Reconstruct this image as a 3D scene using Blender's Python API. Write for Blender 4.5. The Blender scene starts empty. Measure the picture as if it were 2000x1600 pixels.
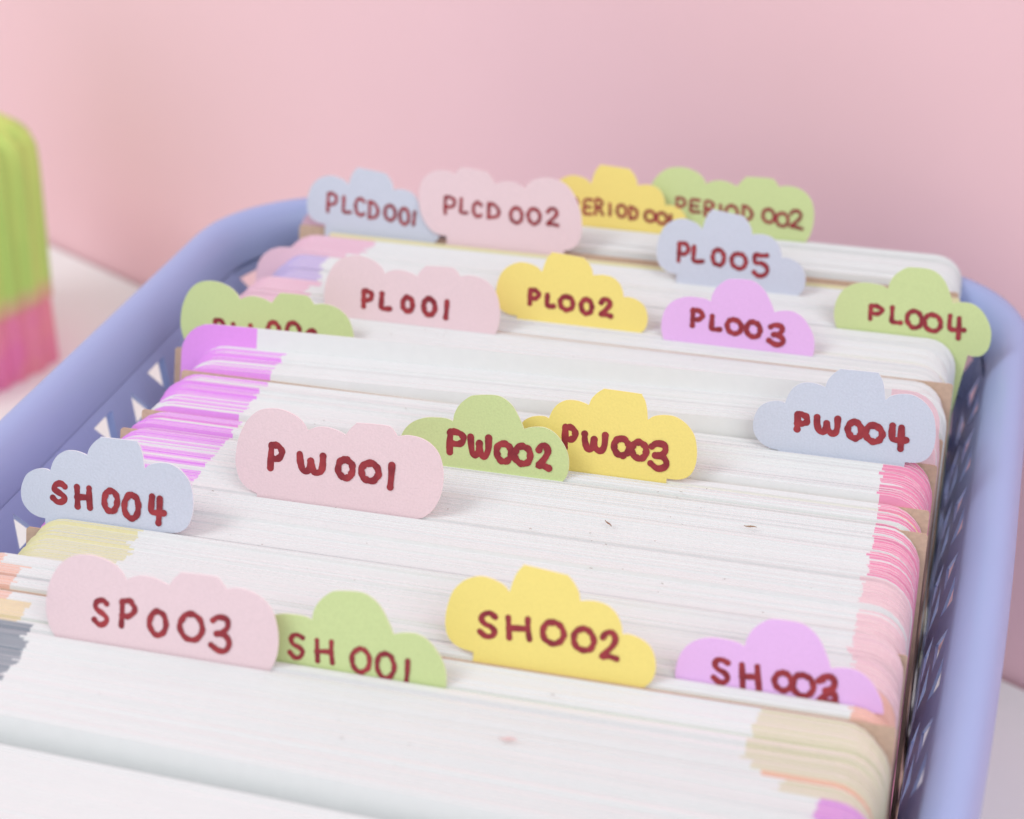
import bpy, bmesh, math, random
from mathutils import Vector, Matrix, noise
random.seed(11)
MM = 0.001
S = bpy.context.scene
COL = S.collection
R_ = math.radians

# ---------------------------------------------------------------- camera
RIGHT = Vector((0.96539753, 0.26076884, -0.00268649))
DOWN = Vector((0.11966018, -0.4521025, -0.88390315))
FWD = Vector((-0.23170896, 0.85299645, -0.46766228))
cd = bpy.data.cameras.new("camera")
cam = bpy.data.objects.new("camera", cd)
COL.objects.link(cam)
m = Matrix((RIGHT, -DOWN, -FWD)).transposed().to_4x4()
m.translation = Vector((156.141, -255.546, 178.678)) * MM
cam.matrix_world = m
cd.sensor_width = 36; cd.lens = 69.0
cd.clip_start = 0.01; cd.clip_end = 50
cd.dof.use_dof = True; cd.dof.focus_distance = 0.352; cd.dof.aperture_fstop = 16.5
S.camera = cam

# ---------------------------------------------------------------- light
w = bpy.data.worlds.new("World"); S.world = w; w.use_nodes = True
bg = w.node_tree.nodes["Background"]
bg.inputs[0].default_value = (0.95, 0.985, 1.0, 1); bg.inputs[1].default_value = 0.72

def area(name, loc, target, size, energy, color):
    l = bpy.data.lights.new(name, 'AREA'); l.shape = 'RECTANGLE'
    l.size, l.size_y = size; l.energy = energy; l.color = color
    o = bpy.data.objects.new(name, l); COL.objects.link(o)
    o.location = loc
    o.rotation_euler = (Vector(target) - Vector(loc)).to_track_quat('-Z', 'Y').to_euler()
area("window_light", (-0.66, -0.42, 1.0), (0.07, 0.06, 0), (0.5, 0.5), 5.8, (0.96, 1.0, 1.0))
area("fill_light", (0.85, -0.75, 0.95), (0.06, 0.24, 0), (0.8, 0.8), 5.6, (0.96, 1.0, 1.0))  # unseen fill lamp, placed at right to brighten the left rim and wall

S.view_settings.view_transform = 'Standard'; S.view_settings.look = 'None'
S.view_settings.exposure = 0.0; S.view_settings.gamma = 1.0

# ---------------------------------------------------------------- materials
def lin(c):
    return tuple(((v/255+0.055)/1.055)**2.4 if v > 10 else v/255/12.92 for v in c) + (1,)
def mat(name, rgb, rough=0.6, var=0.0, scale=400, bump=0.0, bscale=900, rand=0.0, spec=0.3, coat=0.0, sss=0.0, rgb2=None):
    """rgb in sRGB 0-255: a base colour, with optional fine grain, relief and per object variation"""
    M = bpy.data.materials.new(name); M.use_nodes = True
    nt = M.node_tree; b = nt.nodes["Principled BSDF"]
    b.inputs['Roughness'].default_value = rough
    b.inputs['Specular IOR Level'].default_value = spec
    b.inputs['Coat Weight'].default_value = coat
    if sss:
        b.inputs['Subsurface Weight'].default_value = sss
        b.inputs['Subsurface Radius'].default_value = (1, .8, 1); b.inputs['Subsurface Scale'].default_value = 0.002
    tc = nt.nodes.new('ShaderNodeTexCoord')
    c = lin(rgb); c2 = lin(rgb2) if rgb2 else tuple(v*(1-var) for v in c[:3]) + (1,)
    n = nt.nodes.new('ShaderNodeTexNoise'); n.inputs['Scale'].default_value = scale; n.inputs['Detail'].default_value = 4
    nt.links.new(tc.outputs['Object'], n.inputs['Vector'])
    r = nt.nodes.new('ShaderNodeValToRGB'); r.color_ramp.elements[0].position = 0.35; r.color_ramp.elements[1].position = 0.65
    r.color_ramp.elements[0].color = c2; r.color_ramp.elements[1].color = c
    nt.links.new(n.outputs['Fac'], r.inputs['Fac'])
    out = r.outputs['Color']
    if rand:
        oi = nt.nodes.new('ShaderNodeObjectInfo')
        mr = nt.nodes.new('ShaderNodeMapRange'); mr.inputs['To Min'].default_value = 1-rand; mr.inputs['To Max'].default_value = 1.0
        nt.links.new(oi.outputs['Random'], mr.inputs['Value'])
        vm = nt.nodes.new('ShaderNodeVectorMath'); vm.operation = 'SCALE'
        nt.links.new(out, vm.inputs[0]); nt.links.new(mr.outputs['Result'], vm.inputs['Scale'])
        out = vm.outputs['Vector']
    nt.links.new(out, b.inputs['Base Color'])
    if bump:
        nb = nt.nodes.new('ShaderNodeTexNoise'); nb.inputs['Scale'].default_value = bscale; nb.inputs['Detail'].default_value = 3
        nt.links.new(tc.outputs['Object'], nb.inputs['Vector'])
        bp = nt.nodes.new('ShaderNodeBump'); bp.inputs['Strength'].default_value = bump; bp.inputs['Distance'].default_value = 0.0002
        nt.links.new(nb.outputs['Fac'], bp.inputs['Height']); nt.links.new(bp.outputs['Normal'], b.inputs['Normal'])
    return M

def streak(name, rgb, rgb2, rand=0.06):
    """cut edge of paper: fine streaks running along the card"""
    M = mat(name, rgb, 0.75, rand=rand, rgb2=rgb2, scale=1.0, spec=0.15)
    nt = M.node_tree
    n = [x for x in nt.nodes if x.bl_idname == 'ShaderNodeTexNoise'][0]
    tc = [x for x in nt.nodes if x.bl_idname == 'ShaderNodeTexCoord'][0]
    mp = nt.nodes.new('ShaderNodeMapping'); mp.inputs['Scale'].default_value = (45, 5200, 300)
    geo = nt.nodes.new('ShaderNodeNewGeometry')
    nt.links.new(geo.outputs['Position'], mp.inputs['Vector']); nt.links.new(mp.outputs['Vector'], n.inputs['Vector'])
    return M

PAPER = mat("paper_white", (228, 229, 230), 0.6, var=.02, bump=.15, spec=.2)
EDGE = streak("paper_cut_edge", (231, 232, 233), (227, 228, 229), .02)
TAB = {
 'pink': mat("tab_pink", (233, 208, 214), .7, var=.05, scale=2600, bump=.3, bscale=2500, spec=.15),
 'green': mat("tab_green", (204, 218, 158), .7, var=.06, scale=2600, bump=.3, bscale=2500, spec=.15),
 'yellow': mat("tab_yellow", (242, 222, 132), .7, var=.04, scale=2600, bump=.3, bscale=2500, spec=.15),
 'blue': mat("tab_blue", (205, 210, 225), .7, var=.06, scale=2600, bump=.3, bscale=2500, spec=.15),
 'violet': mat("tab_violet", (231, 186, 237), .7, var=.04, scale=2600, bump=.3, bscale=2500, spec=.15),
}
TABEDGE = {k: mat("cut_edge_"+k, c, .7) for k, c in dict(pink=(246, 232, 236), green=(228, 238, 205), yellow=(250, 240, 195), blue=(234, 238, 246), violet=(243, 222, 246)).items()}
INK = mat("marker_ink", (164, 60, 66), .5, scale=330, rgb2=(132, 44, 54), spec=.3)
KRAFT = mat("kraft_board", (205, 176, 155), .8, var=.10, scale=900, bump=.5, bscale=1500, spec=.1)
def pair(n, face, edge, edge2):
    k_ = .965; face, edge, edge2 = [tuple(v*k_ for v in c) for c in (face, edge, edge2)]
    return (mat("print_"+n, face, .55, var=.04, scale=1500, spec=.25), streak("print_edge_"+n, edge, edge2, .05))
BAND = {
 'purple': pair('purple', (238, 160, 246), (246, 234, 246), (230, 196, 236)),
 'violet': pair('violet', (232, 176, 240), (238, 222, 240), (228, 200, 234)),
 'pink': pair('pink', (244, 158, 192), (248, 232, 236), (244, 200, 216)),
 'palepink': pair('palepink', (244, 212, 220), (246, 228, 230), (242, 212, 220)),
 'rose': pair('rose', (240, 200, 218), (244, 226, 236), (240, 214, 228)),
 'salmon': pair('salmon', (246, 202, 188), (244, 212, 202), (242, 196, 184)),
 'peach': pair('peach', (246, 200, 184), (242, 224, 218), (240, 214, 206)),
 'olive': pair('olive', (228, 222, 196), (238, 231, 221), (232, 225, 213)),
 'cream': pair('cream', (238, 230, 184), (232, 232, 224), (226, 225, 214)),
 'beige': pair('beige', (246, 226, 190), (240, 228, 206), (232, 218, 196)),
 'grey': pair('grey', (160, 166, 178), (196, 200, 206), (150, 156, 166)),
 'lavender': pair('lavender', (208, 192, 234), (228, 222, 238), (220, 214, 236)),
 'magenta': pair('magenta', (230, 172, 234), (234, 190, 232), (228, 168, 228)),
 'orange': pair('orange', (246, 200, 178), (244, 212, 198), (242, 202, 184)),
}
PLASTIC = mat("basket_plastic", (160, 176, 220), .36, var=.015, scale=60, spec=.5, sss=.1)
TABLE = mat("table_laminate", (242, 243, 243), .5, var=.02, scale=30, bump=.08)
WALL = mat("wall_paint", (248, 205, 212), .8, var=.03, scale=9, bump=.2, bscale=300)
LIME = mat("ribbed_lime", (214, 234, 128), .5, scale=160, rgb2=(180, 216, 112))
for _M in (LIME,):
    _n = [x for x in _M.node_tree.nodes if x.bl_idname == "ShaderNodeTexNoise"][0]; _c = [x for x in _M.node_tree.nodes if x.bl_idname == "ShaderNodeTexCoord"][0]
    _m = _M.node_tree.nodes.new("ShaderNodeMapping"); _m.inputs["Scale"].default_value = (1, 1, .08)
    _M.node_tree.links.new(_c.outputs["Object"], _m.inputs["Vector"]); _M.node_tree.links.new(_m.outputs["Vector"], _n.inputs["Vector"])
HOTPINK = mat("ribbed_pink", (232, 128, 178), .5, scale=60, rgb2=(236, 150, 160))

# the lime body runs into pink near its joint: a colour gradient up the thing itself
nt = LIME.node_tree; b_ = nt.nodes["Principled BSDF"]
old = b_.inputs['Base Color'].links[0].from_socket
tc = nt.nodes.new('ShaderNodeTexCoord'); sx = nt.nodes.new('ShaderNodeSeparateXYZ'); nt.links.new(tc.outputs['Object'], sx.inputs[0])
mr = nt.nodes.new('ShaderNodeMapRange'); mr.inputs['From Min'].default_value = .022; mr.inputs['From Max'].default_value = .032
nt.links.new(sx.outputs['Z'], mr.inputs['Value'])
mx = nt.nodes.new('ShaderNodeMix'); mx.data_type = 'RGBA'; mx.inputs['A'].default_value = lin((232, 140, 160))
nt.links.new(mr.outputs['Result'], mx.inputs['Factor']); nt.links.new(old, mx.inputs['B']); nt.links.new(mx.outputs['Result'], b_.inputs['Base Color'])

# ---------------------------------------------------------------- object helpers
def tag(o, label=None, cat=None, group=None, kind=None):
    if label: o['label'] = label
    if cat: o['category'] = cat
    if group: o['group'] = group
    if kind: o['kind'] = kind
    return o
def empty(name, loc=(0, 0, 0)):
    o = bpy.data.objects.new(name, None); COL.objects.link(o); o.location = loc; o.empty_display_size = .01
    return o
def mesh_obj(name, verts, faces, mats, midx=None, parent=None, smooth=False):
    me = bpy.data.meshes.new(name); me.from_pydata([tuple(v) for v in verts], [], faces)
    for M in mats: me.materials.append(M)
    if midx: me.polygons.foreach_set('material_index', midx)
    if smooth: me.polygons.foreach_set('use_smooth', [True]*len(me.polygons))
    me.validate(); me.update()
    o = bpy.data.objects.new(name, me); COL.objects.link(o)
    if parent: o.parent = parent
    return o
AL = 0.2774936518            # cards lean back by 15.9 degrees
SA, CA = math.sin(AL), math.cos(AL)
def card_frame(y):           # local x along the card, local z up the card, origin on the level of the card tops
    yaw = 0 if y > -24 else -R_(1.9)*min(1, (-24-y)/20)      # the front cards fan out a little
    return Matrix.Translation((20*MM, y*MM, 0)) @ Matrix.Rotation(yaw, 4, 'Z') @ Matrix.Translation((-20*MM, 0, 0)) @ Matrix.Rotation(-AL, 4, 'X')
LEN = 106.0                  # length of a card below the level of the tops

# divider tabs: position Y, outline (x, height, corner) and pen strokes, all in mm on the plane of the divider
import json
TABS = json.loads('''{"PL001":{"Y":102.2,"o":[[21.87,-2.47,1],[19.91,-1.74,0],[18.41,-0.44,0],[17.43,1.78,0],[17.11,4.08,0],[17.42,7.45,0],[18.71,10.62,0],[20.61,12.52,0],[22.94,13.22,0],[25.33,13.2,0],[27.78,12.47,0],[29.41,11.31,0],[30.19,10.16,1],[31.65,10.91,0],[33.31,11.23,0],[35.35,11.01,0],[37.43,10.31,1],[38.0,11.37,0],[38.97,12.48,0],[39.62,12.72,0],[44.46,12.91,0],[45.73,12.46,0],[46.85,11.24,1],[48.63,11.65,0],[50.96,11.47,0],[53.02,10.61,0],[54.66,9.05,0],[55.66,6.74,0],[56.06,4.19,0],[55.87,1.54,0],[55.02,-0.72,0],[53.69,-2.23,0],[52.42,-2.85,0],[49.98,-3.07,1]],"s":[[[26.05,2.69],[25.96,4.37],[25.94,5.97]],[[25.93,5.85],[26.2,6.01],[26.62,6.04],[27.14,5.86],[27.53,5.67],[27.75,5.27],[27.75,4.89],[27.53,4.49],[27.27,4.29],[26.75,4.06],[26.31,4.12],[25.92,4.1]],[[29.98,5.79],[29.98,4.24],[30.0,2.9],[30.9,2.7],[31.98,2.8]],[[35.54,5.7],[35.91,5.61],[36.16,5.56],[36.54,5.28],[36.78,4.91],[36.81,4.43],[36.94,3.99],[36.85,3.58],[36.73,3.22],[36.42,2.87],[36.16,2.68],[35.82,2.7],[35.49,2.87],[35.23,3.04],[34.95,3.3],[34.79,3.73],[34.73,4.19],[34.76,4.62],[34.88,5.05],[35.1,5.33],[35.34,5.57],[35.74,5.63]],[[40.3,5.81],[40.75,5.9],[41.0,5.77],[41.38,5.44],[41.67,4.97],[41.82,4.53],[41.89,4.04],[41.82,3.38],[41.64,3.09],[41.31,2.67],[41.02,2.54],[40.72,2.41],[40.21,2.6],[39.94,2.82],[39.59,3.17],[39.48,3.77],[39.29,4.3],[39.41,4.72],[39.55,5.25],[39.8,5.56],[40.1,5.88],[40.51,5.84]],[[44.43,5.66],[44.45,3.96],[44.37,2.31]]],"w":1.15},
"PW001":{"Y":26.7,"o":[[31.82,0.43,1],[29.89,1.17,0],[28.45,2.49,0],[27.57,4.7,0],[27.33,7.0,0],[27.78,10.38,0],[29.19,13.52,0],[31.17,15.41,0],[33.52,16.09,0],[35.91,16.06,0],[38.31,15.31,0],[39.89,14.13,0],[40.62,12.98,1],[42.11,13.73,0],[43.77,14.03,0],[45.8,13.8,0],[47.85,13.08,1],[48.46,14.13,0],[49.47,15.23,0],[50.12,15.48,0],[54.96,15.63,0],[56.21,15.17,0],[57.27,13.95,1],[59.07,14.33,0],[61.38,14.14,0],[63.4,13.27,0],[64.97,11.7,0],[65.87,9.39,0],[66.17,6.83,0],[65.88,4.19,0],[64.93,1.94,0],[63.54,0.44,0],[62.26,-0.17,0],[59.81,-0.37,1]],"s":[[[34.16,5.41],[34.11,7.52],[34.14,9.52]],[[34.15,9.36],[34.38,9.58],[34.94,9.63],[35.46,9.51],[35.87,9.13],[36.17,8.67],[36.14,8.21],[35.91,7.66],[35.55,7.31],[35.01,7.14],[34.44,7.25],[34.1,7.08]],[[39.56,8.6],[39.81,7.15],[40.31,5.88],[40.99,5.7],[41.61,6.27],[41.69,7.63]],[[41.74,7.66],[42.18,6.21],[42.69,5.67],[43.64,5.94],[43.99,6.93],[43.96,8.81]],[[47.9,8.66],[48.4,8.75],[48.74,8.51],[49.13,8.3],[49.44,7.96],[49.56,7.42],[49.61,6.89],[49.49,6.43],[49.32,5.95],[49.08,5.7],[48.64,5.47],[48.24,5.44],[47.87,5.54],[47.55,5.77],[47.17,6.18],[46.98,6.55],[46.94,7.04],[47.01,7.57],[47.12,8.05],[47.42,8.46],[47.79,8.67],[48.18,8.73]],[[52.48,8.55],[52.89,8.67],[53.48,8.57],[53.81,8.26],[54.15,7.94],[54.35,7.4],[54.48,6.93],[54.27,6.45],[53.96,6.02],[53.77,5.71],[53.28,5.52],[52.8,5.51],[52.38,5.59],[51.88,5.75],[51.55,6.19],[51.39,6.61],[51.28,7.13],[51.24,7.59],[51.56,8.05],[51.85,8.35],[52.27,8.59],[52.76,8.67]],[[56.75,8.73],[56.8,6.73],[56.76,4.84]]],"w":1.22},
"SP003":{"Y":-22.9,"o":[[20.06,-1.72,1],[18.09,-0.98,0],[16.61,0.34,0],[15.69,2.56,0],[15.42,4.87,0],[15.84,8.26,0],[17.25,11.42,0],[19.24,13.32,0],[21.63,14.01,0],[24.05,13.98,0],[26.51,13.24,0],[28.13,12.06,0],[28.89,10.91,1],[30.39,11.66,0],[32.08,11.97,0],[34.15,11.74,0],[36.24,11.02,1],[36.85,12.08,0],[37.87,13.19,0],[38.53,13.44,0],[43.45,13.6,0],[44.73,13.15,0],[45.83,11.92,1],[47.65,12.32,0],[50.0,12.13,0],[52.07,11.26,0],[53.69,9.69,0],[54.63,7.37,0],[54.96,4.8,0],[54.69,2.15,0],[53.75,-0.11,0],[52.35,-1.62,0],[51.05,-2.23,0],[48.57,-2.44,1]],"s":[[[25.83,6.58],[25.16,7.04],[24.18,6.68],[23.94,5.83],[24.45,5.26],[25.31,4.78],[25.97,4.05],[25.49,3.17],[24.61,2.97],[23.82,3.64]],[[28.47,3.32],[28.53,5.47],[28.5,7.36]],[[28.48,7.2],[28.73,7.42],[29.35,7.58],[29.89,7.59],[30.27,7.09],[30.64,6.68],[30.63,6.07],[30.38,5.65],[29.96,5.27],[29.38,4.97],[28.85,5.11],[28.51,5.04]],[[34.34,6.6],[34.82,6.57],[35.18,6.44],[35.61,6.17],[35.86,5.68],[35.99,5.18],[36.09,4.56],[35.95,3.88],[35.76,3.41],[35.42,3.05],[35.03,2.81],[34.7,2.72],[34.16,2.85],[33.88,3.15],[33.56,3.58],[33.31,4.11],[33.26,4.68],[33.38,5.29],[33.63,5.89],[33.88,6.25],[34.25,6.52],[34.55,6.67]],[[40.0,7.05],[40.47,7.1],[41.11,6.85],[41.56,6.56],[41.92,6.13],[42.17,5.4],[42.28,4.83],[42.12,4.16],[41.83,3.64],[41.4,3.15],[40.86,2.87],[40.22,2.87],[39.71,2.93],[39.17,3.3],[38.82,3.75],[38.51,4.34],[38.41,4.93],[38.56,5.57],[38.9,6.14],[39.22,6.67],[39.81,6.96],[40.27,7.02]],[[43.97,6.59],[44.88,7.25],[46.27,7.12],[46.5,5.9],[45.61,4.83],[44.66,4.49]],[[44.96,4.58],[46.2,4.39],[46.85,3.34],[46.34,2.04],[45.13,1.82],[43.83,2.53]]],"w":0.95},
"GRN":{"Y":91.3,"o":[[-6.56,-6.31,1],[-8.51,-5.55,0],[-9.98,-4.23,0],[-10.91,-2.01,0],[-11.19,0.28,0],[-10.8,3.62,0],[-9.44,6.73,0],[-7.49,8.58,0],[-5.14,9.23,0],[-2.75,9.16,0],[-0.32,8.39,0],[1.29,7.2,0],[2.05,6.04,1],[3.52,6.76,0],[5.19,7.05,0],[7.23,6.79,0],[9.3,6.04,1],[9.9,7.08,0],[10.89,8.16,0],[11.54,8.4,0],[16.4,8.48,0],[17.67,8.01,0],[18.76,6.78,1],[20.55,7.14,0],[22.88,6.92,0],[24.92,6.03,0],[26.53,4.44,0],[27.48,2.14,0],[27.82,-0.41,0],[27.58,-3.03,0],[26.67,-5.25,0],[25.31,-6.73,0],[24.03,-7.31,0],[21.58,-7.48,1]],"s":[[[-3.26,-2.43],[-3.23,-0.61],[-3.3,1.01]],[[-3.3,0.92],[-2.99,1.03],[-2.5,1.16],[-2.01,1.05],[-1.6,0.67],[-1.34,0.28],[-1.34,-0.19],[-1.57,-0.58],[-1.89,-0.84],[-2.43,-1.03],[-2.94,-0.91],[-3.28,-0.97]],[[0.82,0.6],[0.98,-0.84],[1.35,-2.12],[2.01,-2.35],[2.58,-1.88],[2.71,-0.36]],[[2.73,-0.34],[3.02,-1.77],[3.63,-2.42],[4.28,-2.18],[4.62,-1.15],[4.74,0.76]],[[9.66,2.01],[10.05,1.97],[10.4,1.89],[10.69,1.58],[11.06,1.2],[11.17,0.71],[11.22,0.19],[11.07,-0.26],[10.95,-0.69],[10.7,-1.0],[10.34,-1.28],[9.92,-1.25],[9.54,-1.17],[9.14,-0.84],[8.92,-0.56],[8.76,-0.03],[8.73,0.43],[8.71,0.9],[8.93,1.37],[9.11,1.73],[9.49,1.9],[9.84,2.0]],[[14.0,2.36],[14.43,2.39],[14.85,2.26],[15.23,2.0],[15.62,1.45],[15.77,1.01],[15.85,0.48],[15.74,-0.1],[15.52,-0.57],[15.19,-0.84],[14.8,-1.01],[14.33,-1.13],[13.87,-1.03],[13.55,-0.76],[13.25,-0.34],[13.08,0.18],[12.94,0.66],[12.98,1.18],[13.21,1.72],[13.43,2.15],[13.92,2.37],[14.25,2.35]],[[17.58,0.58],[17.99,1.13],[18.78,1.23],[19.29,0.56],[19.0,-0.18],[18.14,-0.9],[17.6,-1.35],[18.45,-1.39],[19.55,-1.57]]],"w":1.0},
"PERIOD002":{"Y":163.4,"o":[[78.5,0.28,1],[76.58,1.05,0],[75.17,2.38,0],[74.35,4.62,0],[74.2,6.94,0],[74.77,10.34,0],[76.31,13.5,0],[78.38,15.38,0],[80.79,16.05,0],[83.2,16.0,0],[85.61,15.23,0],[87.17,14.03,0],[87.87,12.86,1],[89.4,13.6,0],[91.1,13.9,0],[93.14,13.64,0],[95.19,12.9,1],[95.85,13.96,0],[96.91,15.06,0],[97.58,15.3,0],[102.49,15.42,0],[103.74,14.94,0],[104.77,13.7,1],[106.6,14.08,0],[108.94,13.87,0],[110.95,12.97,0],[112.49,11.37,0],[113.32,9.04,0],[113.52,6.46,0],[113.13,3.8,0],[112.1,1.54,0],[110.64,0.04,0],[109.31,-0.56,0],[106.83,-0.75,1]],"s":[[[81.66,5.66],[81.63,7.4],[81.6,9.06]],[[81.51,8.91],[81.78,9.08],[82.29,9.09],[82.78,8.93],[83.25,8.74],[83.48,8.27],[83.51,7.74],[83.36,7.43],[82.96,7.25],[82.51,7.07],[81.98,7.1],[81.66,6.96]],[[86.85,8.91],[84.94,8.87],[84.91,7.65],[85.12,6.29],[87.14,6.25]],[[85.0,7.63],[86.55,7.49]],[[88.5,5.64],[88.25,8.7],[89.42,8.81],[90.21,8.15],[89.64,7.43],[88.49,7.18]],[[89.08,7.13],[90.55,5.55]],[[91.8,8.24],[91.99,7.04],[92.06,5.7]],[[94.22,8.45],[94.59,8.5],[95.01,8.22],[95.4,8.04],[95.68,7.63],[95.88,7.19],[95.93,6.67],[95.94,6.26],[95.7,5.79],[95.37,5.55],[95.04,5.35],[94.63,5.35],[94.23,5.47],[93.77,5.75],[93.54,6.1],[93.32,6.45],[93.24,6.96],[93.23,7.42],[93.38,7.89],[93.71,8.21],[94.09,8.36],[94.42,8.43]],[[97.16,8.62],[97.3,5.56]],[[97.09,8.52],[98.03,8.49],[99.0,7.6],[99.3,6.75],[98.81,5.78],[97.34,5.51]],[[102.82,8.4],[103.13,8.46],[103.61,8.28],[103.95,8.03],[104.18,7.65],[104.44,7.21],[104.42,6.78],[104.38,6.32],[104.26,5.87],[103.95,5.66],[103.6,5.48],[103.19,5.45],[102.8,5.6],[102.45,5.81],[102.1,6.13],[101.91,6.5],[101.84,7.02],[101.83,7.49],[102.03,7.9],[102.28,8.26],[102.62,8.35],[103.01,8.44]],[[106.02,7.88],[106.38,7.85],[106.88,7.7],[107.21,7.44],[107.52,7.14],[107.61,6.71],[107.72,6.24],[107.67,5.81],[107.54,5.4],[107.23,5.06],[106.83,4.96],[106.46,4.96],[105.95,4.98],[105.62,5.24],[105.31,5.57],[105.05,6.02],[104.93,6.46],[105.01,6.93],[105.2,7.2],[105.41,7.58],[105.85,7.77],[106.2,7.82]],[[108.17,7.87],[108.67,8.58],[109.81,8.65],[110.54,7.84],[110.13,6.76],[109.13,5.78],[108.32,5.08],[109.42,5.06],[111.05,4.74]]],"w":0.72},
"PW002":{"Y":46.0,"o":[[56.59,-3.52,1],[54.78,-3.08,0],[53.48,-1.86,0],[52.49,0.53,0],[52.38,3.12,0],[53.05,5.46,0],[54.65,7.36,0],[57.03,8.48,0],[59.54,8.82,0],[61.26,8.79,0],[62.39,8.45,1],[62.56,9.87,0],[63.31,11.56,0],[64.74,13.06,0],[66.1,13.76,0],[69.81,14.24,0],[71.8,13.77,0],[73.52,12.46,0],[74.99,10.24,0],[75.8,8.63,1],[77.29,9.16,0],[79.56,9.4,0],[81.6,8.6,0],[83.15,7.04,0],[84.26,5.16,0],[84.66,3.11,0],[84.49,1.12,0],[83.52,-0.41,0],[82.17,-1.05,0],[80.71,-1.1,1]],"s":[[[62.13,2.6],[61.99,4.46],[62.08,6.46]],[[62.0,6.26],[62.4,6.53],[63.04,6.51],[63.73,6.37],[64.18,6.12],[64.54,5.68],[64.56,5.2],[64.34,4.7],[63.86,4.36],[63.18,4.26],[62.55,4.28],[62.03,4.19]],[[65.91,5.95],[66.13,4.31],[66.48,2.92],[67.02,2.69],[67.57,3.27],[67.63,4.81]],[[67.67,4.96],[67.98,3.32],[68.54,2.65],[69.03,2.86],[69.41,4.11],[69.33,6.16]],[[72.06,5.43],[72.56,5.47],[72.88,5.28],[73.27,5.1],[73.55,4.64],[73.68,4.21],[73.76,3.71],[73.73,3.16],[73.44,2.75],[73.22,2.45],[72.84,2.18],[72.38,2.16],[71.94,2.22],[71.6,2.57],[71.26,2.96],[71.16,3.39],[71.01,3.88],[71.03,4.34],[71.16,4.79],[71.49,5.18],[71.89,5.38],[72.25,5.47]],[[75.57,5.43],[76.02,5.39],[76.5,5.25],[76.9,5.1],[77.19,4.59],[77.34,4.23],[77.37,3.58],[77.33,3.16],[77.12,2.72],[76.88,2.47],[76.42,2.24],[75.9,2.2],[75.52,2.22],[75.15,2.52],[74.71,2.86],[74.55,3.35],[74.41,3.85],[74.58,4.28],[74.74,4.76],[74.98,5.14],[75.39,5.36],[75.82,5.49]],[[78.93,5.16],[79.31,5.93],[80.11,6.03],[80.62,5.13],[80.31,4.08],[79.61,2.89],[79.04,2.19],[79.92,2.32],[80.99,1.99]]],"w":1.24},
"PL003":{"Y":108.9,"o":[[93.49,-2.74,1],[91.69,-2.17,0],[90.4,-0.86,0],[89.4,1.61,0],[89.27,4.22,0],[89.91,6.51,0],[91.48,8.3,0],[93.82,9.26,0],[96.3,9.41,0],[98.0,9.26,0],[99.12,8.85,1],[99.27,10.26,0],[100.01,11.89,0],[101.4,13.29,0],[102.74,13.9,0],[106.41,14.12,0],[108.38,13.5,0],[110.09,12.07,0],[111.57,9.74,0],[112.38,8.06,1],[113.86,8.49,0],[116.09,8.57,0],[118.12,7.62,0],[119.67,5.95,0],[120.79,3.99,0],[121.2,1.9,0],[121.05,-0.08,0],[120.11,-1.55,0],[118.78,-2.09,0],[117.33,-2.04,1]],"s":[[[95.76,3.5],[95.66,5.13],[95.64,6.71]],[[95.52,6.51],[95.93,6.68],[96.42,6.76],[96.97,6.63],[97.42,6.37],[97.62,5.98],[97.66,5.59],[97.44,5.24],[97.13,4.98],[96.61,4.81],[96.08,4.81],[95.7,4.82]],[[99.71,5.87],[99.74,4.46],[99.82,3.31],[100.65,3.2],[101.56,3.29]],[[104.14,5.67],[104.56,5.61],[105.01,5.47],[105.42,5.26],[105.69,4.88],[105.91,4.47],[106.02,4.06],[105.86,3.66],[105.72,3.29],[105.41,3.0],[104.97,2.85],[104.52,2.76],[104.05,2.91],[103.63,3.09],[103.26,3.47],[103.13,3.8],[102.99,4.25],[102.97,4.69],[103.22,5.14],[103.45,5.42],[103.91,5.58],[104.35,5.62]],[[108.07,5.59],[108.47,5.56],[108.94,5.43],[109.32,5.14],[109.67,4.78],[109.79,4.35],[109.87,3.79],[109.77,3.46],[109.59,3.01],[109.27,2.71],[108.94,2.57],[108.48,2.56],[108.05,2.66],[107.71,2.81],[107.33,3.22],[107.05,3.66],[107.03,4.09],[107.07,4.53],[107.23,4.98],[107.55,5.36],[107.83,5.52],[108.26,5.59]],[[111.93,4.99],[112.76,5.47],[114.08,5.27],[114.34,4.42],[113.51,3.61],[112.68,3.46]],[[112.99,3.53],[114.11,3.23],[114.83,2.39],[114.32,1.64],[113.15,1.5],[111.87,2.17]]],"w":1.1},
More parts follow.
